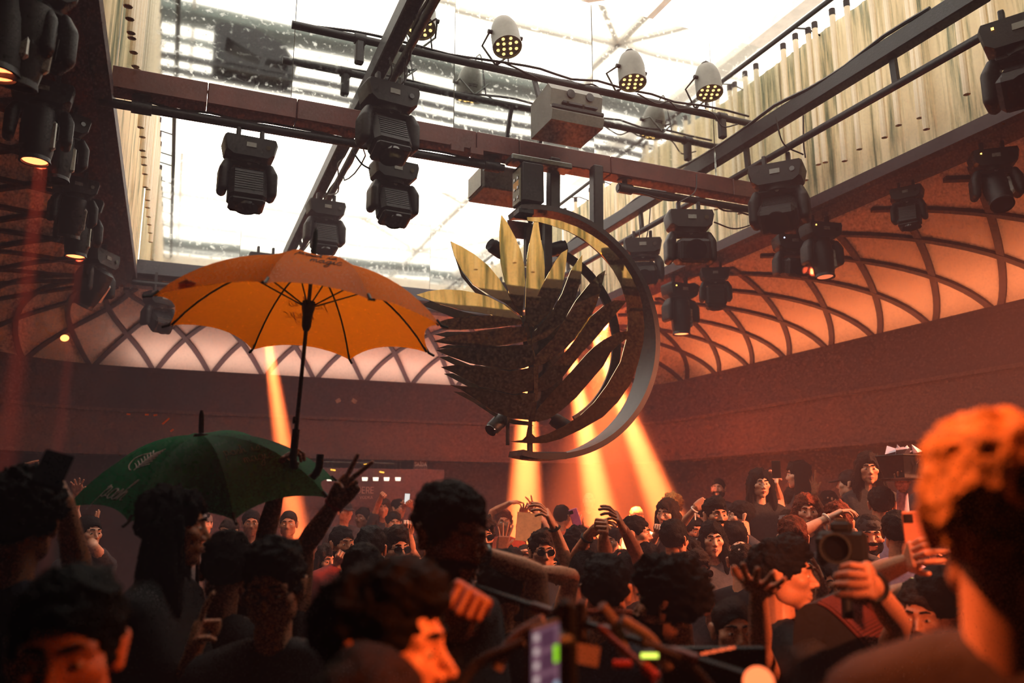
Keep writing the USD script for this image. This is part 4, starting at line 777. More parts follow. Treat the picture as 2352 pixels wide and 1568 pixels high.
SKIN = [mat('skin_fair', lin(226, 164, 134), .5, var=.05, scale=9, bump=0.), mat('skin_tan', lin(196, 132, 100), .5, var=.05, scale=9, bump=0.), mat('skin_brown', lin(140, 88, 64), .5, var=.05, scale=9, bump=0.), mat('skin_dark', lin(84, 52, 40), .46, var=.08, scale=22, bump=0.)]
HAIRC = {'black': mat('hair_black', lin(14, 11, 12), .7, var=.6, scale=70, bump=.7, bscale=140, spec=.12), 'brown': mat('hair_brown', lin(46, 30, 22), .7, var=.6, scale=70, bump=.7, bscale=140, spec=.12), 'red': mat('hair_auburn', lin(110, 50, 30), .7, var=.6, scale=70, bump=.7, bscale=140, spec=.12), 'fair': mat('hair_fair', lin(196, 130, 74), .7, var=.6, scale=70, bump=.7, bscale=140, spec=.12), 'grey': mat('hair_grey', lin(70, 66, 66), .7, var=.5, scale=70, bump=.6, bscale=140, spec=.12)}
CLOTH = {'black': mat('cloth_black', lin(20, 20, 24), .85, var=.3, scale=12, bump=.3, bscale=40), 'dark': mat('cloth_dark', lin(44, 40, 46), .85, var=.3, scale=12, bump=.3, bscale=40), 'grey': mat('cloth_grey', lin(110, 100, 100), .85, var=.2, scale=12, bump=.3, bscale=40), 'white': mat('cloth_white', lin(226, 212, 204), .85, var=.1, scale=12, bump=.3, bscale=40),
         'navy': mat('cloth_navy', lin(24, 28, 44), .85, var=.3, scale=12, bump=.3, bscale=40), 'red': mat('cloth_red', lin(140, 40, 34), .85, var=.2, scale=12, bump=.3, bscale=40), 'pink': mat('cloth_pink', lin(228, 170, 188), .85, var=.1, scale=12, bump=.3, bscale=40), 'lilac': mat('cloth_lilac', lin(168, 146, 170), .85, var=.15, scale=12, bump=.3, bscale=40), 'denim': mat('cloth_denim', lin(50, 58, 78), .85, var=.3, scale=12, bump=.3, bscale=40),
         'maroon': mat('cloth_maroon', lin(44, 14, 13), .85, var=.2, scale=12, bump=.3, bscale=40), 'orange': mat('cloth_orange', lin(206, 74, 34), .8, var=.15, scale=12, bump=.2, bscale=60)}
eyewhite = mat('eye_white', lin(214, 200, 190), .25); iris = mat('eye_iris', lin(34, 22, 16), .15); lipm = mat('lips', lin(158, 82, 72), .4)
HR_ = {}
def hair_mesh(style, sub):
    """hair as a shell round the skull, in head coordinates"""
    if (style, sub) in HR_: return HR_[style, sub]
    S = lambda c, r: m3.Manifold.sphere(1., 28 if sub < 5 else 48).scale(list(r)).translate(list(c))
    face = S((0, .108, -.040), (.068, .072, .108))+S((.044, .094, .052), (.026, .03, .026))+S((-.044, .094, .052), (.026, .03, .026)); low = m3.Manifold.cube((.4, .4, .2), True).rotate([28, 0, 0]).translate([0, .06, -.139])
    if style == 'buzz': h = S((0, -.016, .037), (.079, .100, .086))-S((0, .115, -.03), (.085, .085, .10))-low
    elif style == 'bald': h = S((0, -.016, .034), (.0775, .0985, .080))-S((0, .07, .05), (.12, .12, .12))-low
    elif style == 'quiff': h = (S((0, -.018, .042), (.081, .102, .088))+S((0, .020, .080), (.066, .078, .062)))-face-low
    elif style == 'curly': h = (S((0, -.018, .050), (.090, .108, .094))+S((0, .022, .085), (.072, .080, .062)))-face-low
    elif style == 'big': h = (S((0, -.02, .052), (.098, .112, .098))+S((0, .03, .1), (.075, .06, .04)))-face-low
    elif style in ('long', 'longbig'):
        w = 1.18 if style == 'longbig' else 1.0
        h = S((0, -.018, .044), (.084*w, .104, .090))+m3.Manifold.batch_hull([ball((sx*.058*w, -.035, .0), .042, 12) for sx in (-1, 1)]+[ball((sx*.075*w, -.05, -.19), .034, 12) for sx in (-1, 1)]+[ball((0, -.085, -.22), .035, 12)])
        for sx in (-1, 1): h = h+m3.Manifold.batch_hull([ball((sx*.070*w, .020, .030), .020, 12), ball((sx*.066*w, -.05, .0), .03, 12), ball((sx*.084*w, .020, -.15), .026, 12), ball((sx*.075*w, -.05, -.20), .03, 12), ball((sx*.08*w, .035, -.25), .018, 12)])
        h = h-S((.020, .112, -.040), (.048, .086, .108))-S((-.020, .112, -.040), (.048, .086, .108))
    elif style == 'bun': h = (S((0, -.018, .040), (.080, .101, .086))+S((0, -.085, .115), (.042, .042, .040)))-face-low
    else: h = S((0, -.018, .042), (.0815, .103, .089))-face-low
    h = h.refine_to_length(.016 if sub < 4 else .011 if sub < 5 else .007); v, f = vf(h)
    am = {'curly': .022, 'big': .024, 'buzz': .0015, 'bald': .0008, 'quiff': .019, 'long': .02, 'longbig': .024}.get(style, .014); sc = {'curly': 52, 'big': 46, 'long': 42, 'longbig': 36}.get(style, 44)
    o = unit_rows(v-np.array([0, -.015, .03])); wv = v*sc*(np.array([1.3, 1.3, .22]) if 'long' in style else 1)
    v = v+o*np.maximum(am*(3.0 if style in ('long', 'longbig', 'curly', 'big') else 2.0)*(np.asarray(meshkit.fbm(wv))-.40), -.0015)[:, None]; HR_[style, sub] = (v, f); return v, f
def o_hair(v, g): return unit_rows(v-np.array([0, -.015, .03]))*np.maximum(.026*(np.asarray(meshkit.fbm(v*26+g.uniform(-9, 9, 3)))-.45), -.0015)[:, None]
def unit_rows(a): return a/np.maximum(np.linalg.norm(a, axis=1, keepdims=True), 1e-9)

PLACED, ARMLEN = [], []
TERR = (4.55, 7.15, 4.45, 12.15, .35)
OFFS = np.linspace(-.45, .45, 91)
def reach(px, ref, L, R):
    """point on the pixel's ray about L metres from ref; px = (x, y) or (x, y, depth offset)"""
    if len(px) > 2: return atR(px[0], px[1], R+px[2])
    P = CAM+ray(*px)*((R+OFFS)/F_PX)[:, None]; return P[np.argmin((np.linalg.norm(P-ref, axis=1)-L)**2+.004*OFFS**2)]
def person(label, hx, hy, hh, yaw=0, hair='short', hc='black', skin=1, top='black', arms=(), fem=0, pitch=0, roll=0, extra='', R=None, floor=None, byaw=None, mouth=0., sleeve=.55, wide=1.0, low=0.):
    """hx, hy, hh: middle and height of the head in the photograph; yaw: 0 = facing the camera, 90 = facing picture right, 180 = seen from behind"""
    hs = 1.0 if not fem else .95
    R = R or .235*hs*F_PX/hh; H = atR(hx, hy, R); k = hs
    if floor is None: floor = TERR[4] if TERR[0] < H[0] and TERR[2] < H[1] else 0.
    sub = 5 if hh > 140 else 4 if hh > 62 else 3; n = 12 if hh > 140 else 10 if hh > 62 else 8
    tc = unit([-(H-CAM)[0], -(H-CAM)[1], 0]); rr = np.array([-tc[1], tc[0], 0.])            # towards the camera, picture right
    fwd = lambda a: math.cos(math.radians(a))*tc+math.sin(math.radians(a))*rr
    f = fwd(yaw); up = np.array([0, 0, 1.]); x = np.cross(f, up); Rh = np.stack([x, f, up], 1) @ rotx(math.radians(pitch)) @ roty(math.radians(roll))*k
    bf = fwd(yaw*.8 if byaw is None else byaw); bx_ = np.cross(bf, up)
    t = Thing('person', label, 'person', (H[0], H[1], floor)); W = lambda p: H+Rh @ np.asarray(p, float)
    b = min(1.12, max(.72, (H[2]-floor-.02)/1.58)); sw = (.172 if not fem else .150)*wide*(.92+.08*b)
    S = H+np.array([0, 0, -.218*k+low])-bf*.025; sh = [S+bx_*sw*s-up*.03 for s in (1, -1)]          # the person's right, left
    hipz = max(floor+.35, H[2]-.86*b); P = lambda dx, dz, dy=0.: np.array([S[0], S[1], 0])+bx_*dx+bf*dy+up*(dz)
    zc, zw = S[2]-.20*b, S[2]-.40*b
    torso = lambda g: [m3.Manifold.batch_hull([ball(sh[0], .058+g, n), ball(sh[1], .058+g, n), ball(P(.07, S[2]+.02), .045+g, n), ball(P(-.07, S[2]+.02), .045+g, n), ball(P(.085*wide, zc, .03), .098+g, n), ball(P(-.085*wide, zc, .03), .098+g, n)]),
                       m3.Manifold.batch_hull([ball(P(.085*wide, zc, .03), .098+g, n), ball(P(-.085*wide, zc, .03), .098+g, n), ball(P(.075*wide, zw, .02), .088+g, n), ball(P(-.075*wide, zw, .02), .088+g, n)]),
                       m3.Manifold.batch_hull([ball(P(.075*wide, zw, .02), .088+g, n), ball(P(-.075*wide, zw, .02), .088+g, n), ball(P(.085*wide, hipz, 0), .10+g, n), ball(P(-.085*wide, hipz, 0), .10+g, n)])]
    legs = lambda g: sum([caps([(P(s*.085, hipz-.02), .088+g), (P(s*.095, (hipz+floor)/2, .02), .056+g), (P(s*.10, floor+.09), .040+g)], 8) for s in (1, -1)], [])
    hv, hf = head_mesh(sub, fem, mouth); hd = to_man(hv, hf).transform(xf(Rh, H))
    body = [hd]+caps([(W((0, -.018, -.055)), (.050 if not fem else .043)*k), (S+up*.015, .055 if not fem else .048)], n)+torso(0)+legs(0)
    for s in (1, -1):
        body += [m3.Manifold.batch_hull([ball(W((s*.074, -.012, .016)), .013*k, 8), ball(W((s*.083, -.026, .020)), .011*k, 8), ball(W((s*.078, -.010, -.026)), .010*k, 8)])]
    sleeves, done = [], set()
    arms = list(arms)
    for spec in arms:
        side, ep, wp, tq, pose, palm, th = spec[:7]; hsz = spec[7] if len(spec) > 7 else 1.0
        s = sh[0] if side == 'r' else sh[1]; done.add(side)
        e = reach(ep, s, .29*b*k, R); w = reach(wp, e, .25*b*k, (e-CAM) @ FW); tp = reach(tq, w, .12, (w-CAM) @ FW)
        ARMLEN.append((label, np.linalg.norm(e-s), np.linalg.norm(w-e)))
        ml = (e-w); ar = .9 if fem else 1.0
        body += caps([(s, .052*ar), ((s+e)/2, .048*ar), (e, .038*ar)], n)+caps([(e, .038*ar), (e*.7+w*.3, .041*ar), (w, .0255*ar)], n)
        z = unit(tp-w); tcw = unit(CAM-w); y = {'c': tcw, 'a': -tcw, 'u': up, 'd': -up, 'l': -RT, 'r': RT}[palm]; y = unit(y-z*(y @ z)); xx = np.cross(y, z)
        if (xx @ RT)*th < 0: xx = -xx
        body.append(hand(pose, n).transform(xf(np.stack([xx, y, z], 1)*hsz*(.92 if fem else 1.0), w)))
        for bt, br_, bm_, bn in (spec[8] if len(spec) > 8 else []):
            c = w+(e-w)*bt; z_ = unit(e-w); t.part(bn, MB().tube([c+frame(z_) @ np.array([br_*math.cos(q), br_*math.sin(q), .003*math.sin(2*q)]) for q in np.linspace(0, 2*math.pi, 18, endpoint=False)], .0065, 6, closed=True), bm_)
            if bn == 'watch_strap': t.part('watch_face', MB().lathe([(.017, 0), (.017, .008)], c+unit(CAM-c)*br_, frame(CAM-c), 14), greymetal)
            if bn == 'wristband': t.part('band_tassel', MB().box(c+np.array([0, 0, -br_-.03])+unit(CAM-c)*.02, (.014, .008, .06), ch=.003), bm_)
        q = s+(e-s)*sleeve
        if sleeve > 0: sleeves += caps([(s, .064), (q, .060)], n)
        if sleeve >= 1: sleeves += caps([(e, .048), (e*.15+w*.85, .036)], n)
    for side, s in (('r', sh[0]), ('l', sh[1])):
        if side in done: continue
        o = bx_*(.055 if side == 'r' else -.055); e = s-up*.27*b+o-bf*.02; w = e-up*.22*b+bf*.10
        body += caps([(s, .052), (e, .038), (w, .026)], 8)+[hand('relaxed', 8).transform(xf(np.stack([bf, -bx_ if side == 'r' else bx_, -up+bf*.0], 1) @ np.diag([1, 1, 1.]), w))]
        sleeves += caps([(s, .064), (s+(e-s)*max(sleeve, .5), .058)], 8)
    t.part('body', union(body), SKIN[skin], smooth=True)
    cut = m3.Manifold.batch_hull([ball(S+up*.088+bf*.030, .057, n), ball(S+up*.2+bf*.02, .075, n)])
    t.part('shirt', union(torso(.014)+sleeves)-cut, CLOTH[top], f'{top} top', smooth=50)
    t.part('trousers', union(legs(.014)+[ball(P(.085, hipz, 0), .116, 8), ball(P(-.085, hipz, 0), .116, 8), m3.Manifold.batch_hull([ball(P(.085, hipz, 0), .115, 8), ball(P(-.085, hipz, 0), .115, 8)])]), CLOTH['navy' if top != 'navy' else 'dark'], smooth=50)
    for s in (1, -1): q = P(s*.10, floor+.035, .05); t.part('shoe', m3.Manifold.batch_hull([ball(q-bf*.09, .036, 8), ball(q+bf*.11, .03, 8)]), CLOTH['black'], smooth=50)
    if hair:
        v, fc = hair_mesh(hair, sub); hg = np.random.default_rng(int(hx*7+hy)); v = v*np.array([1., hg.uniform(.985, 1.03), hg.uniform(.99, 1.05)])+o_hair(v, hg); t.part('hair', (v @ Rh.T+H, fc), HAIRC[hc], smooth=True)
    back = abs(yaw) > 125
    if not back and 'sun' not in extra:
        for s in (1, -1):
            c = W((s*.0305, .0790, .003)); t.part('eye', MB().add((np.array(trimesh.creation.icosphere(1).vertices)*np.array([.0125, .0105, .0068])*k @ Rh.T/k+c, trimesh.creation.icosphere(1).faces)), eyewhite, smooth=True)
            if hh > 55: c = W((s*.030, .0862, .003)); t.part('iris', MB().add((np.array(trimesh.creation.icosphere(1).vertices)*np.array([.0058, .0045, .0058])*k @ Rh.T/k+c, trimesh.creation.icosphere(1).faces)), iris, smooth=True)
    if not back:
        for s in (1, -1): t.part('eyebrow', MB().tube([W((s*.011, .0965, .0295)), W((s*.030, .0905, .0335)), W((s*.050, .070, .0265))], [.0042, .0046, .002], 5), HAIRC['black' if hc == 'fair' else hc])
        if fem and hh > 50: t.part('lips', MB().tube([W((-.02, .0855, -.064)), W((0, .0955, -.0605)), W((.02, .0855, -.064))], [.002, .0042, .002], 5).tube([W((-.019, .085, -.067-mouth)), W((0, .0955, -.0735-mouth)), W((.019, .085, -.067-mouth))], [.002, .0048, .002], 5), lipm)
    if 'beard' in extra:
        hv2, hf2 = head_mesh(min(sub, 4), fem, mouth); a = hv2; keep = (a[:, 2] < -.028-.35*np.clip(.075-a[:, 1], 0, .06)+.25*np.clip(.045-a[:, 1], 0, .1)) & (a[:, 2] < -.015) & (a[:, 1] > -.01) & ~((np.abs(a[:, 0]) < .022) & (np.abs(a[:, 2]+.066) < .010) & (a[:, 1] > .06))
        fk = hf2[keep[hf2].all(1)]; ids = np.unique(fk); mp = np.full(len(a), -1); mp[ids] = np.arange(len(ids)); o = unit_rows(a[ids]-np.array([0, .01, -.02])); vv = a[ids]+o*(.005+.004*np.abs(meshkit.fbm(a[ids]*90)))[:, None]
        t.part('beard', (vv @ Rh.T+H, mp[fk]), HAIRC[hc if hc != 'fair' else 'brown'], smooth=True)
    if 'sun' in extra or 'glasses' in extra:
        g = MB(); dk = lens_dark
        for s in (1, -1):
            o = Rh @ rotz(-s*.18)/k; c = W((s*.033, .098, .003))
            if 'sun' in extra: t.part('sunglass_lens', MB().lathe([(.024, -.002), (.025, 0), (.022, .003)], c, o @ rotx(-math.pi/2) @ np.diag([1.05, .88, 1])*k, 16), dk)
            else:
                a = np.linspace(0, 2*math.pi, 20, endpoint=False); g.tube([c+o @ np.array([.026*math.cos(q), 0, .019*math.sin(q)])*k for q in a], .0018*k, 5, closed=True)
            g.bar(W((s*.056, .088, .006)), W((s*.080, -.012, .012)), .004*k)
        g.bar(W((-.010, .102, .006)), W((.010, .102, .006)), .004*k); t.part('glasses_frame', g, black)
    for cap_ in ('cap', 'backcap'):
        if cap_ in extra.split():
            cm = CLOTH['orange'] if 'orange' in extra else CLOTH['black']; sg_ = 1 if cap_ == 'cap' else -1
            crown = (m3.Manifold.sphere(1., 28).scale([.086, .106, .095]).translate([0, -.016, .044])-m3.Manifold.cube((.4, .4, .3), True).rotate([8*sg_, 0, 0]).translate([0, 0, -.122])).refine_to_length(.02)
            v, fc = vf(crown); t.part('cap_crown', (v @ Rh.T+H, fc), cm, 'cap', smooth=40)
            v, fc = vf(m3.Manifold.batch_hull([ball((sx*.062, sg_*.072-.01, .040), .006, 8) for sx in (-1, 1)]+[ball((sx*.034, sg_*.165, .020), .005, 8) for sx in (-1, 1)]+[ball((0, sg_*.178, .022), .005, 8)])); t.part('cap_brim', (v @ Rh.T+H, fc), cm, smooth=40)
    if 'beanie' in extra or 'band' in extra:
        z0, z1 = (.03, .2) if 'beanie' in extra else (.048, .082)
        cr = m3.Manifold.sphere(1., 28).scale([.087, .108, .096]).translate([0, -.014, .042])^m3.Manifold.cube((.4, .4, z1-z0), True).rotate([6, 0, 0]).translate([0, 0, (z0+z1)/2]); v, fc = vf(cr); t.part('headband' if 'band' in extra else 'beanie', (v @ Rh.T+H, fc), CLOTH['grey'], smooth=40)
    t.H, t.Rh, t.R, t.W = H, Rh, R, W; PLACED.append((label, H, R)); return t

def phone(label, px, py, R, w_dir, up_px, size=.145, screen=False, case=None, back=True, tone='black'):
    """flat phone, centre at the pixel and depth R; up_px = pixel of its upper end"""
    c = atR(px, py, R); u = unit(atR(up_px[0], up_px[1], R+(up_px[2] if len(up_px) > 2 else 0))-c); nrm = unit(CAM-c+RT*w_dir); nrm = unit(nrm-u*(nrm @ u)); x = np.cross(u, nrm); Rm = np.stack([x, u, nrm], 1)
    t = Thing('phone', label, 'phone', c, Rm); h, w = size, size*.49
    t.part('shell', MB().box((0, 0, 0), (w, h, .008), ch=.0035), case or black, world=False)
    if back:
        t.part('camera_bump', MB().box((-w*.24, h*.34, .0045), (w*.40, w*.42, .004), ch=.0015), lens_dark, world=False)
    if screen: t.part('screen', MB().box((0, 0, .0044), (w*.92, h*.94, .0008)), screen, world=False)
    return t
# ---------------------------------------------------------------- the crowd, front to back
DECK = .30
pl = [  # ---- nearest people, out of focus
 dict(label='man seen from behind at the right edge, amber light on his short hair and neck', hx=2300, hy=1205, hh=405, yaw=172, hair='short', hc='fair', skin=1, top='maroon', floor=DECK, R=1.02, byaw=172, wide=.92, low=.012),
 dict(label='man in profile facing right at the bottom, amber light on his forehead and nose', hx=884, hy=1496, hh=345, yaw=70, hair='quiff', hc='black', skin=0, top='black', R=1.30),
 dict(label='person whose head just enters the bottom edge below the man in profile', hx=850, hy=1712, hh=400, yaw=150, hair='buzz', hc='brown', skin=1, top='black', R=1.12),
 dict(label='man at the lower left corner facing the camera, red light on half his forehead', hx=150, hy=1500, hh=330, yaw=-10, hair='short', hc='black', skin=1, top='black', R=1.33, pitch=-6),
 # ---- left side
 dict(label='dark man at the left edge seen from behind, holding up a black phone', hx=52, hy=1205, hh=190, yaw=165, hair='curly', hc='black', skin=2, top='navy', R=2.2, arms=[('r', (188, 1360), (148, 1150), (122, 1080), 'phone', 'l', -1)]),
 dict(label='long-haired woman in profile facing right under the green umbrella', hx=402, hy=1215, hh=165, yaw=82, hair='long', hc='black', skin=1, top='black', fem=1, R=2.6),
 dict(label='man in dark glasses looking down, red light on his forehead', hx=628, hy=1350, hh=178, yaw=-14, hair='quiff', hc='black', skin=1, top='black', extra='glasses', pitch=-12, R=2.35, arms=[('r', (400, 1640), (440, 1508), (474, 1400), 'point', 'r', 1)]),
 dict(label='person behind the man in glasses, gripping the umbrella and raising two fingers', hx=612, hy=1330, hh=128, yaw=170, hair='short', hc='black', skin=2, top='black', R=3.2, sleeve=.3, arms=[('l', (606, 1245), (644, 1098), (662, 1020), 'grip', 'r', 1), ('r', (700, 1255), (772, 1150), (838, 1072), 'v', 'c', -1, 1.0, [(.06, .031, CLOTH['red'], 'bracelet')])]),
 dict(label='dark head seen from behind, left of the man in glasses', hx=520, hy=1310, hh=150, yaw=178, hair='short', hc='black', skin=2, top='black', R=2.85),
 dict(label='woman with pale cap between the profile face and the green umbrella shaft', hx=468, hy=1205, hh=52, yaw=10, hair='short', hc='black', skin=0, top='grey', extra='beanie'),
 dict(label='man in grey just right of the green umbrella shaft', hx=524, hy=1222, hh=55, yaw=-40, hair='short', hc='brown', skin=1, top='grey'),
 dict(label='man with only his brow lit, under the edge of the green umbrella', hx=577, hy=1203, hh=56, yaw=0, hair='short', hc='black', skin=1, top='dark'),
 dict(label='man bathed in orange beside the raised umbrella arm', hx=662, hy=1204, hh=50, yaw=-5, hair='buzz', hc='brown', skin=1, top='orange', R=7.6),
 dict(label='small dark person raising an open hand at the far left edge', hx=20, hy=1130, hh=56, yaw=60, hair='short', hc='black', skin=1, top='black', arms=[('l', (12, 1100), (38, 1078), (68, 1060), 'flat', 'd', 1)]),
 dict(label='person with both hands up just left of the green umbrella rim', hx=150, hy=1200, hh=58, yaw=0, hair='short', hc='brown', skin=0, top='black', arms=[('l', (172, 1170), (176, 1128), (178, 1108), 'open', 'c', 1), ('r', (105, 1140), (100, 1100), (95, 1075), 'open', 'c', -1)]),
 dict(label='pale-faced person clapping below the left tip of the green umbrella', hx=205, hy=1225, hh=70, yaw=30, hair='short', hc='black', skin=0, top='dark', arms=[('l', (215, 1255), (200, 1225), (222, 1195), 'flat', 'l', 1)]),
 # ---- centre
 dict(label='tall silhouetted man in black looking down in front of the far bar', hx=1036, hy=1232, hh=216, yaw=38, hair='short', hc='black', skin=2, top='black', extra='beard', pitch=-14, R=2.05, byaw=60, wide=1.1, low=.03, arms=[('l', (1040, 1440), (1066, 1402), (1092, 1350), 'fist', 'c', -1)]),
 dict(label='black-haired person seen from behind, one arm bent over the head with a watch', hx=1150, hy=1352, hh=150, yaw=180, hair='short', hc='black', skin=1, top='black', R=2.9, sleeve=.3, arms=[('r', (1232, 1318), (1098, 1268), (1062, 1292), 'relaxed', 'd', -1, 1.0, [(.12, .03, greymetal, 'watch_strap')])]),
 dict(label='bare-shouldered woman from behind with an orange-lit bent elbow', hx=1200, hy=1395, hh=128, yaw=170, hair='short', hc='black', skin=1, top='dark', fem=1, R=3.25, sleeve=0, arms=[('r', (1312, 1325), (1232, 1312), (1190, 1310), 'relaxed', 'd', -1)]),
 dict(label='man seen from behind wearing an orange-lit headphone band round his neck', hx=1392, hy=1358, hh=146, yaw=178, hair='short', hc='black', skin=1, top='navy', R=2.9),
 dict(label='smiling curly-haired man turned left in front of the crowd', hx=1536, hy=1392, hh=176, yaw=-112, hair='curly', hc='black', skin=1, top='black', R=2.5, mouth=.006, extra='beard'),
 dict(label='round dark head seen from behind, below the white-shirted man', hx=832, hy=1325, hh=132, yaw=178, hair='short', hc='black', skin=1, top='black'),
 dict(label='dark head seen from behind, above the largest round head left of centre', hx=852, hy=1262, hh=96, yaw=170, hair='short', hc='black', skin=1, top='dark'),
 dict(label='man in sunglasses left of the tall silhouette, orange light on one side', hx=908, hy=1262, hh=88, yaw=28, hair='quiff', hc='brown', skin=0, top='dark', extra='sun'),
 dict(label='bearded man touching his mouth at the left of the dark heads', hx=786, hy=1250, hh=72, yaw=30, hair='short', hc='black', skin=1, top='red', extra='beard', arms=[('r', (775, 1310), (780, 1285), (792, 1265), 'fist', 'c', -1)]),
 dict(label='man in a white t-shirt facing the camera near the far bar', hx=904, hy=1203, hh=50, yaw=12, hair='short', hc='black', skin=1, top='white', extra='beard'),
 dict(label='woman with a hand over her head near the far bar', hx=880, hy=1168, hh=42, yaw=0, hair='long', hc='brown', skin=1, top='dark', fem=1, arms=[('r', (868, 1160), (876, 1140), (886, 1130), 'fist', 'c', 1)]),
 dict(label='man holding a small bright phone up in both hands by the bar', hx=916, hy=1168, hh=40, yaw=40, hair='short', hc='black', skin=1, top='dark', arms=[('l', (955, 1180), (942, 1160), (936, 1148), 'phone', 'c', 1), ('r', (922, 1182), (929, 1160), (932, 1148), 'phone', 'c', -1)]),
 dict(label='man in a pale cap under the raised two-finger hand', hx=793, hy=1176, hh=46, yaw=25, hair='short', hc='black', skin=1, top='dark', extra='cap'),
 dict(label='dim man behind the white-shirted man, right of the capped man', hx=832, hy=1190, hh=44, yaw=-30, hair='short', hc='black', skin=2, top='black'),
 dict(label='person raising an orange-lit fist beside the tall silhouette', hx=950, hy=1272, hh=70, yaw=178, hair='short', hc='brown', skin=0, top='dark', arms=[('r', (944, 1262), (938, 1222), (940, 1190), 'fist', 'c', -1)]),
 dict(label='woman in a red dress lit from behind left of the dark heads', hx=752, hy=1290, hh=66, yaw=20, hair='long', hc='brown', skin=0, top='red', fem=1),
 dict(label='curly-haired man in orange light right of the tall silhouette', hx=1106, hy=1234, hh=76, yaw=18, hair='curly', hc='brown', skin=0, top='dark', extra='beard sun'),
 dict(label='dark person spreading a hand upward right of the curly man', hx=1170, hy=1300, hh=66, yaw=175, hair='big', hc='black', skin=2, top='dark', arms=[('r', (1152, 1300), (1152, 1262), (1160, 1220), 'open', 'a', 1, 1.1)]),
 dict(label='person shading the brow with a flat orange hand', hx=1208, hy=1288, hh=62, yaw=0, hair='short', hc='brown', skin=1, top='dark', arms=[('r', (1168, 1300), (1184, 1270), (1214, 1262), 'flat', 'd', 1)]),
 dict(label='man in sunglasses facing the camera, left of the arm with the wristwatch', hx=1246, hy=1268, hh=84, yaw=14, hair='quiff', hc='brown', skin=1, top='dark', extra='sun'),
 dict(label='person in sunglasses, only upper face showing beneath the arm with the wristwatch', hx=1266, hy=1300, hh=66, yaw=8, hair='longbig', hc='black', skin=0, top='dark', fem=1, extra='sun'),
 dict(label='person lifting an arm with a black wristwatch, fingers spread left', hx=1310, hy=1330, hh=84, yaw=175, hair='short', hc='black', skin=1, top='dark', R=4.6, sleeve=.0, arms=[('r', (1304, 1300), (1272, 1208), (1252, 1168), 'relaxed', 'l', 1, 1.0, [(.06, .031, black, 'watch_strap')])]),
 dict(label='dark-haired man seen from behind under the purple phone', hx=1326, hy=1258, hh=74, yaw=170, hair='curly', hc='black', skin=1, top='dark'),
 dict(label='person holding up a purple phone in one hand', hx=1360, hy=1275, hh=64, yaw=178, hair='short', hc='black', skin=1, top='dark', arms=[('l', (1372, 1255), (1350, 1216), (1328, 1202), 'phone', 'u', -1)]),
 dict(label='person with both orange-lit forearms raised and hands joined', hx=1345, hy=1325, hh=80, yaw=178, hair='short', hc='black', skin=1, top='dark', R=4.4, sleeve=.2, arms=[('l', (1318, 1290), (1352, 1228), (1384, 1196), 'relaxed', 'd', 1, 1.0, [(.1, .031, black, 'bracelet')]), ('r', (1390, 1270), (1386, 1232), (1394, 1200), 'fist', 'l', -1)]),
 dict(label='person with one dark arm and limp hand raised, right of the joined hands', hx=1450, hy=1318, hh=78, yaw=178, hair='short', hc='black', skin=2, top='dark', R=4.6, sleeve=.2, arms=[('r', (1462, 1270), (1432, 1214), (1412, 1176), 'relaxed', 'l', 1)]),
 dict(label='man in an orange baseball cap with its brim to the right', hx=1436, hy=1305, hh=74, yaw=80, hair='short', hc='brown', skin=1, top='dark', extra='cap orange'),
 dict(label='man in profile facing right, dark orange against the brightest beam', hx=1462, hy=1226, hh=74, yaw=82, hair='short', hc='black', skin=1, top='dark'),
 dict(label='man with half his face lit below the joined hands', hx=1404, hy=1244, hh=62, yaw=-20, hair='short', hc='black', skin=0, top='dark'),
 dict(label='man in a white headband low between the raised forearms', hx=1388, hy=1272, hh=58, yaw=10, hair='short', hc='black', skin=1, top='dark', extra='band'),
 dict(label='long-haired woman with a fist before her mouth at the edge of the bright beam', hx=1532, hy=1182, hh=62, yaw=-28, hair='long', hc='brown', skin=0, top='dark', fem=1, arms=[('r', (1500, 1240), (1512, 1220), (1515, 1200), 'fist', 'c', 1)]),
 dict(label='woman with fair curls glowing behind the long-haired woman', hx=1546, hy=1166, hh=52, yaw=178, hair='big', hc='fair', skin=0, top='dark', fem=1),
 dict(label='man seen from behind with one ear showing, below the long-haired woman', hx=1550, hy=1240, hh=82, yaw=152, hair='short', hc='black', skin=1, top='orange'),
 dict(label='woman with dark parted hair right of the orange cap', hx=1490, hy=1290, hh=72, yaw=12, hair='long', hc='black', skin=0, top='dark', fem=1),
 dict(label='person in sunglasses with a brightly lit forehead', hx=1574, hy=1278, hh=76, yaw=-8, hair='longbig', hc='black', skin=0, top='dark', fem=1, extra='sun'),
 dict(label='man in round sunglasses rubbing his chin', hx=1598, hy=1316, hh=88, yaw=40, hair='quiff', hc='brown', skin=1, top='dark', extra='sun', arms=[('l', (1640, 1440), (1630, 1405), (1610, 1362), 'fist', 'c', 1)]),
 dict(label='long-haired woman gazing forward in the middle of the crowd', hx=1637, hy=1240, hh=74, yaw=10, hair='long', hc='black', skin=0, top='grey', fem=1),
 dict(label='bald man seen from behind, his head glowing orange', hx=1704, hy=1290, hh=90, yaw=178, hair='bald', hc='brown', skin=0, top='black', wide=1.1),
 dict(label='dark-haired person from behind just above the bald man', hx=1690, hy=1238, hh=74, yaw=175, hair='short', hc='black', skin=1, top='dark'),
 dict(label='bearded man in profile facing left beyond the long-haired woman', hx=1700, hy=1186, hh=66, yaw=-78, hair='short', hc='black', skin=0, top='dark', extra='beard'),
 dict(label='dark-haired bearded man looking right beside the pointing hand', hx=1644, hy=1184, hh=72, yaw=25, hair='quiff', hc='black', skin=1, top='grey', extra='beard'),
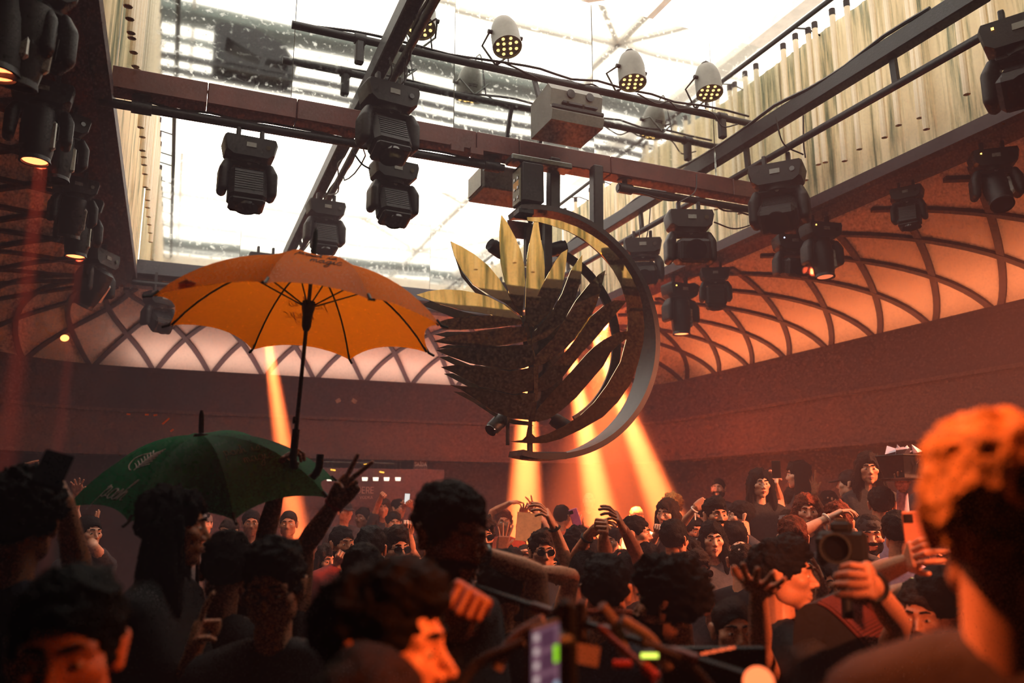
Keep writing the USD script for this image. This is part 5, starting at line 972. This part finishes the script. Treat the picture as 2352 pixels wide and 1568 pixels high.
 dict(label='person thrusting a pointing finger up with white wristband', hx=1598, hy=1222, hh=62, yaw=20, hair='short', hc='black', skin=1, top='dark', extra='beard', sleeve=.6, arms=[('r', (1560, 1212), (1600, 1164), (1634, 1142), 'point', 'a', 1, 1.0, [(.1, .031, CLOTH['white'], 'wristband')])]),
 dict(label='pale face glowing just right of the pointing finger wrist', hx=1617, hy=1186, hh=58, yaw=60, hair='short', hc='black', skin=0, top='dark'),
 dict(label='bearded man far behind, his face red, above the pointing finger', hx=1650, hy=1122, hh=44, yaw=-12, hair='buzz', hc='black', skin=0, top='dark', extra='beard'),
 # ---- right side
 dict(label='man in a black t-shirt in profile facing right behind the waving hand', hx=1800, hy=1322, hh=150, yaw=88, hair='quiff', hc='black', skin=1, top='black', R=2.95, byaw=120),
 dict(label='woman with pulled-back hair raising a ringed open hand before her', hx=1686, hy=1450, hh=128, yaw=14, hair='buzz', hc='black', skin=1, top='dark', fem=1, R=3.0, sleeve=0, arms=[('l', (1746, 1490, -.35), (1742, 1352, -.42), (1756, 1290, -.42), 'open', 'a', -1, 1.1)]),
 dict(label='man behind the arm with a camera, gripping the camera in one hand', hx=2118, hy=1420, hh=96, yaw=-10, hair='short', hc='brown', skin=1, top='dark', R=3.0, sleeve=0, arms=[('r', (2064, 1436, -.42), (1998, 1338, -.55), (1970, 1280, -.58), 'grip', 'l', 1, 1.05, [(.08, .034, black, 'bracelet')])]),
 dict(label='person holding up a peach phone in both hands', hx=2160, hy=1385, hh=96, yaw=178, hair='short', hc='black', skin=1, top='dark', R=3.0, sleeve=0, arms=[('l', (1990, 1326, -.2), (2092, 1288, -.25), (2112, 1232, -.25), 'phone', 'r', -1)]),
 dict(label='person stretching an arm with a gold bracelet towards the right edge', hx=1985, hy=1445, hh=90, yaw=100, hair='short', hc='black', skin=1, top='dark', R=3.0, fem=1, sleeve=0, arms=[('l', (2020, 1376), (2128, 1338), (2180, 1308), 'flat', 'd', 1, 1.0, [(.25, .032, MATS['gold'], 'bracelet')])]),
 dict(label='long-haired person at the right partly hidden by the speaker', hx=2095, hy=1470, hh=110, yaw=150, hair='long', hc='brown', skin=1, top='dark', fem=1),
 dict(label='dark-faced man just left of the right edge man', hx=2160, hy=1262, hh=82, yaw=-8, hair='short', hc='black', skin=1, top='dark'),
 dict(label='dark-haired person in a pink shirt with a black bag strap', hx=2062, hy=1224, hh=92, yaw=176, hair='short', hc='black', skin=1, top='pink'),
 dict(label='moustached man in a cap worn backwards', hx=1998, hy=1232, hh=84, yaw=10, hair='short', hc='black', skin=1, top='black', extra='backcap beard'),
 dict(label='red-haired man behind the pinching hand', hx=1926, hy=1204, hh=96, yaw=-6, hair='quiff', hc='red', skin=1, top='dark', R=5.0, arms=[('l', (1962, 1275), (1954, 1228, -.3), (1938, 1190, -.35), 'pinch', 'c', 1)]),
 dict(label='person reaching across with an orange arm and white tasselled wristband', hx=1822, hy=1238, hh=64, yaw=178, hair='short', hc='red', skin=0, top='dark', fem=1, R=4.6, sleeve=0, arms=[('r', (1822, 1232), (1904, 1188), (1946, 1166), 'relaxed', 'd', 1, 1.0, [(.08, .03, CLOTH['white'], 'wristband')])]),
 dict(label='red-haired woman pouting at the camera', hx=1853, hy=1176, hh=74, yaw=10, hair='long', hc='red', skin=0, top='dark', fem=1),
 dict(label='person in a knitted headband drinking from a can', hx=1812, hy=1208, hh=66, yaw=-10, hair='short', hc='brown', skin=1, top='dark', extra='band', arms=[('r', (1790, 1265), (1798, 1245), (1812, 1225), 'grip', 'c', 1)]),
 dict(label='person in a pale headband behind the can drinker', hx=1806, hy=1170, hh=54, yaw=20, hair='short', hc='black', skin=0, top='dark', extra='band'),
 dict(label='long-haired woman in black on the terrace filming with a raised phone', hx=1747, hy=1112, hh=66, R=6.9, yaw=16, hair='longbig', hc='black', skin=0, top='black', fem=1, sleeve=.0, arms=[('r', (1730, 1162), (1760, 1118), (1784, 1082), 'phone', 'r', 1, 1.0, [(.2, .031, CLOTH['white'], 'wristband')]), ('l', (1792, 1150), (1782, 1112), (1786, 1088), 'phone', 'l', -1)]),
 dict(label='red-lit woman in profile facing left on the terrace', hx=1832, hy=1092, hh=56, yaw=-80, hair='long', hc='black', skin=0, top='dark', fem=1),
 dict(label='dark head from behind between the filming woman and the red-haired woman', hx=1822, hy=1150, hh=58, yaw=175, hair='short', hc='black', skin=1, top='dark'),
 dict(label='person raising a hand with spread fingers above the red-haired woman', hx=1905, hy=1160, hh=58, yaw=170, hair='short', hc='black', skin=1, top='dark', arms=[('l', (1892, 1182), (1868, 1134), (1860, 1092), 'open', 'c', 1, 1.15)]),
 dict(label='man in a dark cap turned away left on the terrace', hx=1950, hy=1112, hh=58, yaw=-100, hair='short', hc='black', skin=0, top='black', extra='cap'),
 dict(label='long-haired woman in a low-cut dark top on the terrace', hx=1996, hy=1078, hh=66, yaw=6, hair='longbig', hc='black', skin=1, top='black', fem=1),
 dict(label='person whose curled fingers form a ring below the dark cap', hx=1908, hy=1212, hh=56, yaw=172, hair='short', hc='black', skin=1, top='dark', arms=[('r', (1915, 1195), (1912, 1172), (1908, 1148), 'pinch', 'c', 1, 1.2)]),
 dict(label='waiter in a lilac shirt carrying an ice bucket on a raised tray', hx=2026, hy=1160, hh=86, yaw=178, hair='short', hc='black', skin=1, top='lilac', R=5.6, sleeve=1.0, arms=[('r', (2074, 1196), (2072, 1120), (2070, 1102), 'flat', 'u', 1)]),
 dict(label='woman half hidden by the blond head at the right, red-lit', hx=2150, hy=1078, hh=66, yaw=-10, hair='long', hc='brown', skin=0, top='dark', fem=1),
 dict(label='face low behind the camera, beside the pink shirt', hx=1982, hy=1262, hh=62, yaw=0, hair='short', hc='black', skin=0, top='dark'),
 dict(label='dim face in profile behind the man in the black t-shirt', hx=1870, hy=1345, hh=112, yaw=70, hair='short', hc='black', skin=1, top='dark', R=4.0),
 dict(label='person raising a flat hand left of the camera', hx=1902, hy=1400, hh=84, yaw=176, hair='short', hc='black', skin=1, top='grey', R=4.0, arms=[('r', (1890, 1390), (1886, 1346), (1880, 1300), 'flat', 'l', 1)]),
 # ---- far, hazy people in the beams
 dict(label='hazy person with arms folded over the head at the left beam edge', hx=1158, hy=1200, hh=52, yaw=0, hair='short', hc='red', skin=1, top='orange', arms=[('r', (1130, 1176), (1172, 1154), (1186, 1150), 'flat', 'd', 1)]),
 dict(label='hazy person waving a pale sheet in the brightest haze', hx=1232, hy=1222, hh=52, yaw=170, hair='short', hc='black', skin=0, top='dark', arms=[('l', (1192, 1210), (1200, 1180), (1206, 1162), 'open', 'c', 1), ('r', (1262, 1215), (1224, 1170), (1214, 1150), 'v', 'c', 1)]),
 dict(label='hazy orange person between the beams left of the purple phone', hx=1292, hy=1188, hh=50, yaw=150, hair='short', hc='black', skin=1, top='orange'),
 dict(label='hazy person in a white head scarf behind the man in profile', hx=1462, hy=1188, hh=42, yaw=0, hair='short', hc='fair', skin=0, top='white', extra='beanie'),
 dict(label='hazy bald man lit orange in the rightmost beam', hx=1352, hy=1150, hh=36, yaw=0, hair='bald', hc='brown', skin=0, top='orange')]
PEOPLE = [person(**d) for d in pl]
# ---------------------------------------------------------------- things in hands and on the stage edge
phone('black phone held up by the dark man at the left edge', 121, 1078, 2.12, -.1, (138, 1042, .06), case=mat('matt_black', lin(8, 8, 10), .9, spec=.02), screen=mat('screen_off', lin(7, 7, 9), .9, spec=.02), back=False)
phone('small bright phone filming near the far bar', 935, 1145, 10.75, .1, (936, 1133), screen=glow('screen_white', (1., .95, .9), .9), back=False)
phone('purple phone held over the crowd by the bright beam', 1321, 1188, 6.6, -.2, (1316, 1172), case=mat('purple_case', lin(168, 110, 180), .4))
phone('thin dark phone raised by the filming woman on the terrace', 1783, 1078, 6.75, .9, (1782, 1060), back=False)
phone('peach-cased phone with a black camera bump held up at the right', 2103, 1224, 2.66, .0, (2099, 1190), case=mat('peach_case', lin(222, 140, 112), .5))
sheet = solo('paper_sheet', MB().box(atR(1214, 1210, 8.2), (.25, .004, .28), frame(unit(CAM-atR(1214, 1210, 8.2)), (.1, 0, 1)) @ rotx(-math.pi/2)), mat('paper', lin(206, 160, 112), .8), 'pale square sheet held up in the haze left of the purple phone', 'paper')
# camera in the right-hand arm
cp = atR(1936, 1256, 2.40); cf = frame(unit(CAM-cp+RT*-.35), (0, 0, 1)); ct = Thing('hand_camera', 'black camera with a round lens held out before the crowd at the right', 'camera', cp, cf)
ct.part('camera_body', MB().box((0, 0, 0), (.135, .095, .06), ch=.012), black, world=False); ct.part('viewfinder_hump', MB().box((0, .058, 0), (.06, .035, .05), ch=.01), black, world=False)
ct.part('lens_barrel', MB().lathe([(.040, .03), (.042, .09), (.036, .09), (.03, .06)], (-.01, -.004, 0), n=22), black, world=False); ct.part('lens', MB().lathe([(.034, .066), (.03, .072)], (-.01, -.004, 0), n=20), lens_dark, world=False)
ct.part('lens_rim', MB().lathe([(.0405, .088), (.043, .094), (.038, .094)], (-.01, -.004, 0), n=22, cap=False), greymetal, world=False); ct.part('flash_shoe', MB().box((.0, .079, 0), (.03, .008, .03)), greymetal, world=False)
ct.part('hand_grip', MB().box((-.055, -.01, .03), (.03, .085, .03), ch=.01), black, world=False); ct.part('gimbal_stem', MB().cyl((0, -.05, 0), (0, -.20, 0), .016), black, world=False)
# ice bucket on its tray
bc_ = atR(2073, 1068, 5.55); bk = Thing('ice_bucket', 'square black ice bucket heaped with crumpled silver foil on a raised tray', 'bucket', bc_-np.array([0, 0, .09]))
prof_ = [(x*s_, y*s_, z) for z, s_ in ((-.085, .085), (.06, .115)) for x in (-1, 1) for y in (-1, 1)]
bk.part('bucket', m3.Manifold.hull_points(np.array(prof_)).translate(list(bc_)), mat('bucket_black', lin(28, 26, 30), .3)); bk.part('bucket_rim', MB().box(bc_+[0, 0, .062], (.24, .24, .012), ch=.004), black)
fr = np.random.default_rng(3)
for k in range(9): bk.part('foil_crest', m3.Manifold.hull_points(fr.normal(0, 1, (9, 3))*np.array([.024, .022, .022])+bc_+np.array([-.08+.02*k, fr.uniform(-.05, .05), .09])), mat('foil', lin(190, 180, 196), .35, .5), smooth=False)
bk.part('leaf_motif', MB().tube(smooth_path([bc_+[-.01, -.107, -.05], bc_+[0, -.112, .0], bc_+[.012, -.118, .04]], 8), .002, 4).tube([bc_+[0, -.112, .0], bc_+[-.03, -.117, .03]], .002, 4).tube([bc_+[0, -.112, .0], bc_+[.035, -.117, .035]], .002, 4), mat('motif', lin(70, 62, 66), .5), kind='stuff')
trp = bc_-np.array([0, 0, .10]); solo('tray', MB().lathe([(.02, -.008), (.15, -.006), (.165, .008), (.155, .010), (.0, .0)], trp, n=30), mat('tray_brown', lin(92, 72, 66), .4, .3), 'round tray balanced on the waiter\'s hand under the ice bucket', 'tray')
# wedge speaker on a dark desk, front right
sp = Thing('monitor_speaker', 'dark curved wedge speaker with a slatted red-lit grille at the stage edge', 'speaker', atR(1960, 1560, 2.8))
SR = 2.72; side_px = [(1818, 1568), (1822, 1450), (1828, 1405), (1848, 1388), (1876, 1384), (1905, 1400), (1950, 1442), (2012, 1508), (2050, 1568)]
A_s = [atR(x, y, SR) for x, y in side_px]; dv = atR(1984, 1338, 2.98)-atR(1876, 1384, SR)
B_s = [p+dv for p in A_s]; ns = len(A_s); v = np.array(A_s+B_s); f = [[i, (i+1) % ns, ns+(i+1) % ns, ns+i] for i in range(ns)]
pol = Polygon(np.column_stack([(np.array(A_s)-A_s[0]) @ RT, (np.array(A_s)-A_s[0]) @ UP]))
sp.part('cabinet', MB().add((v, f)).add((v, [[0, i, i+1] for i in range(1, ns-1)])).add((v, [[ns, ns+i+1, ns+i] for i in range(1, ns-1)])), mat('speaker_black', lin(16, 12, 12), .6, bump=.1, bscale=300, var=.3), smooth=30)
gA, gB = [np.array(A_s[k]) for k in (4, 5, 6, 7)], [np.array(B_s[k]) for k in (4, 5, 6, 7)]; gp = np.array(smooth_path(gA, 60)); up_n = unit(np.cross(dv, gp[-1]-gp[0])); up_n = up_n if up_n[2] > 0 else -up_n
grl = mat('grille_red_black', lin(96, 48, 44), .5, .1)
for k in range(1, len(gp)-1, 2): sp.part('grille_slat', MB().bar(gp[k]+up_n*.004+dv*.04, gp[k]+up_n*.004+dv*.97, .009, .009, up_n), grl)
sp.part('edge_trim', MB().tube(gp+up_n*.004, .005, 6), grl)
dk = atR(1960, 1600, 1.75); solo('dj_desk', MB().box((2.0, 1.72, .55), (1.5, .5, 1.1), ch=.02), mat('desk_black', lin(16, 14, 16), .5), 'black desk front at the bottom right under the wedge speaker', 'desk') if False else None
# boom rod with a glowing tip, phone rig and the like in the dark foreground
rod = Thing('boom_rod', 'long thin rod slanting down across the dark foreground to a glowing red tip', 'rod', atR(1745, 1560, 1.5))
r0, r1 = atR(1095, 1350, 2.0), atR(1742, 1560, 1.5); rod.part('tube', MB().tube([r0, (r0+r1)/2, r1], .0075, 10), blackmetal); rod.part('tip', MB().add(trimesh.creation.icosphere(2, .028), None, r1+np.array([.0, 0, -.005])), glow('red_tip', (1., .18, .06), 2.2), 'glowing red tip', smooth=True)
for f_ in (.25, .52, .75): rod.part('sleeve', MB().cyl(r0+(r1-r0)*f_, r0+(r1-r0)*(f_+.08), .011), grl)
rg = Thing('phone_rig', 'phone on a clamp with a lit mauve screen at the bottom centre', 'phone', atR(1256, 1530, 1.25))
cS = atR(1254, 1536, 1.22); Rs = np.stack([unit(RT+.9*FW), unit(UP+.0*FW), unit(np.cross(RT+.9*FW, UP))], 1); Rs[:, 2] *= -1 if Rs[:, 2] @ FW > 0 else 1
Lr = lambda n, c, s_, m, **k: rg.part(n, MB().box(cS+Rs @ np.array(c), s_, Rs, ch=k.pop('ch', 0)), m, **k)
Lr('phone_shell', (0, 0, -.006), (.062, .135, .009), black, ch=.003); scr = glow('screen_mauve', lin(150, 104, 122), .55); Lr('screen', (0, 0, -.0008), (.056, .126, .0012), scr)
for k in range(6): Lr('screen_icon', (-.020, .052-.021*k, .0004), (.009, .009, .0008), glow('icon_pale', lin(225, 200, 195), .75))
Lr('screen_bar', (.021, .018, .0004), (.010, .026, .0008), glow('icon_green', lin(150, 220, 30), 1.0)); Lr('screen_icon', (.021, -.03, .0004), (.010, .012, .0008), glow('icon_blue', lin(170, 190, 210), .8))
for k in range(3): Lr('screen_panel', (.004, .045-.034*k, .0003), (.03, .026, .0006), glow('panel_mauve', lin(112, 70, 92), .5))
rg.part('clamp_post', MB().box(atR(1306, 1530, 1.27), (.022, .03, .20), ch=.006), black); rg.part('clamp_top', MB().box(atR(1286, 1462, 1.27), (.055, .03, .018), frame(UP, RT) @ rotz(.3), ch=.006), greymetal)
# striped cloth folded over the rod, small card, second rod, device with a lit bar
cl_ = Thing('striped_cloth', 'dark cloth with pale stripes folded over the thin rod', 'cloth', atR(1340, 1440, 1.55)); c0 = atR(1336, 1432, 1.62)
for k in range(7):
    a = (k-3)*.085; tp_ = c0+RT*a*.45+np.array([0, 0, .05-.6*a*a*2]); cl_.part('fold', MB().tube(smooth_path([tp_-FW*.02-np.array([0, 0, .0]), tp_+RT*a*.35+np.array([0, 0, -.045]), tp_+RT*a*.55+np.array([0, 0, -.10])], 12), np.linspace(.010, .013, 12), 8), mat('cloth_stripe', lin(120, 104, 104), .8) if k in (1, 4, 5) else CLOTH['dark'])
solo('card', MB().box(atR(1342, 1502, 1.5), (.055, .002, .035), frame(unit(CAM-atR(1342, 1502, 1.5)), (0.2, 0, 1)) @ rotx(-math.pi/2)), mat('card_pale', lin(150, 130, 128), .8), 'small pale card tucked below the striped cloth', 'card')
r2 = Thing('boom_rod', 'shorter red-lit rod slanting down steeply beside the striped cloth', 'rod', atR(1500, 1550, 1.5)); a_, b_ = atR(1375, 1440, 1.6), atR(1508, 1556, 1.5); r2.part('tube', MB().tube([a_, (a_+b_)/2, b_], .007, 8), grl); r2.part('collar', MB().cyl(a_+(b_-a_)*.8, b_, .011), CLOTH['red']); r2.part('knob', MB().cyl(atR(1408, 1525, 1.5), atR(1450, 1525, 1.5), .008), CLOTH['red'])
dv_ = Thing('light_device', 'small black device with a glowing yellow-green bar held low in the foreground', 'device', atR(1490, 1515, 1.55)); pd = atR(1490, 1512, 1.55)
dv_.part('housing', MB().box(pd, (.05, .03, .022), frame(UP, RT), ch=.004), black); dv_.part('lit_bar', MB().box(atR(1492, 1505, 1.525), (.032, .003, .008), np.stack([RT, FW, UP], 1)), glow('yellow_green', (.82, 1., .12), 1.6))
ms = Thing('control_panel', 'dark control panel with a row of tiny red lights', 'panel', atR(1640, 1500, 2.0)); mp_ = atR(1640, 1530, 1.9); ms.part('panel', MB().box(mp_, (.24, .02, .09), np.stack([RT, FW, UP], 1), ch=.004), black)
for k in range(9): q = atR(1613+9*k, 1501-1.8*k, 1.87); ms.part('red_light', MB().box(q, (.006, .004, .006 if k % 2 else .004), np.stack([RT, FW, UP], 1)), glow('tiny_red', (1., .15, .05), 1.3))
hb_ = [p for p in PEOPLE if 'headphone' in str(p.x.GetPrim().GetCustomDataByKey('label'))][0]
hb_.part('headphone_band', MB().tube(smooth_path([hb_.W(q) for q in ((-.095, .0, -.075), (-.075, -.075, -.062), (0, -.125, -.055), (.075, -.075, -.062), (.095, .0, -.075))], 30), .012, 8), mat('band_orange', lin(190, 84, 50), .4)); 
for s_ in (-1, 1): hb_.part('headphone_cup', MB().lathe([(.03, 0), (.034, .01), (.03, .03)], hb_.W((s_*.095, .0, -.085)), frame(hb_.Rh @ np.array([s_, 0, 0])), 16), black)
solo('stage_riser', MB().box((1.35, .35, DECK/2), (1.5, 1.3, DECK), ch=.01), mat('riser_black', lin(18, 16, 18), .6), 'low black riser under the man at the right edge', 'platform')
spc = np.mean(A_s, 0)+dv/2; zt = min(p[2] for p in A_s)-.01; solo('dj_desk', MB().box((spc[0]+.05, spc[1], zt/2), (.5, .42, zt), ch=.01), mat('desk_black', lin(16, 14, 16), .5), 'black stand under the wedge speaker, cut by the bottom edge', 'desk')
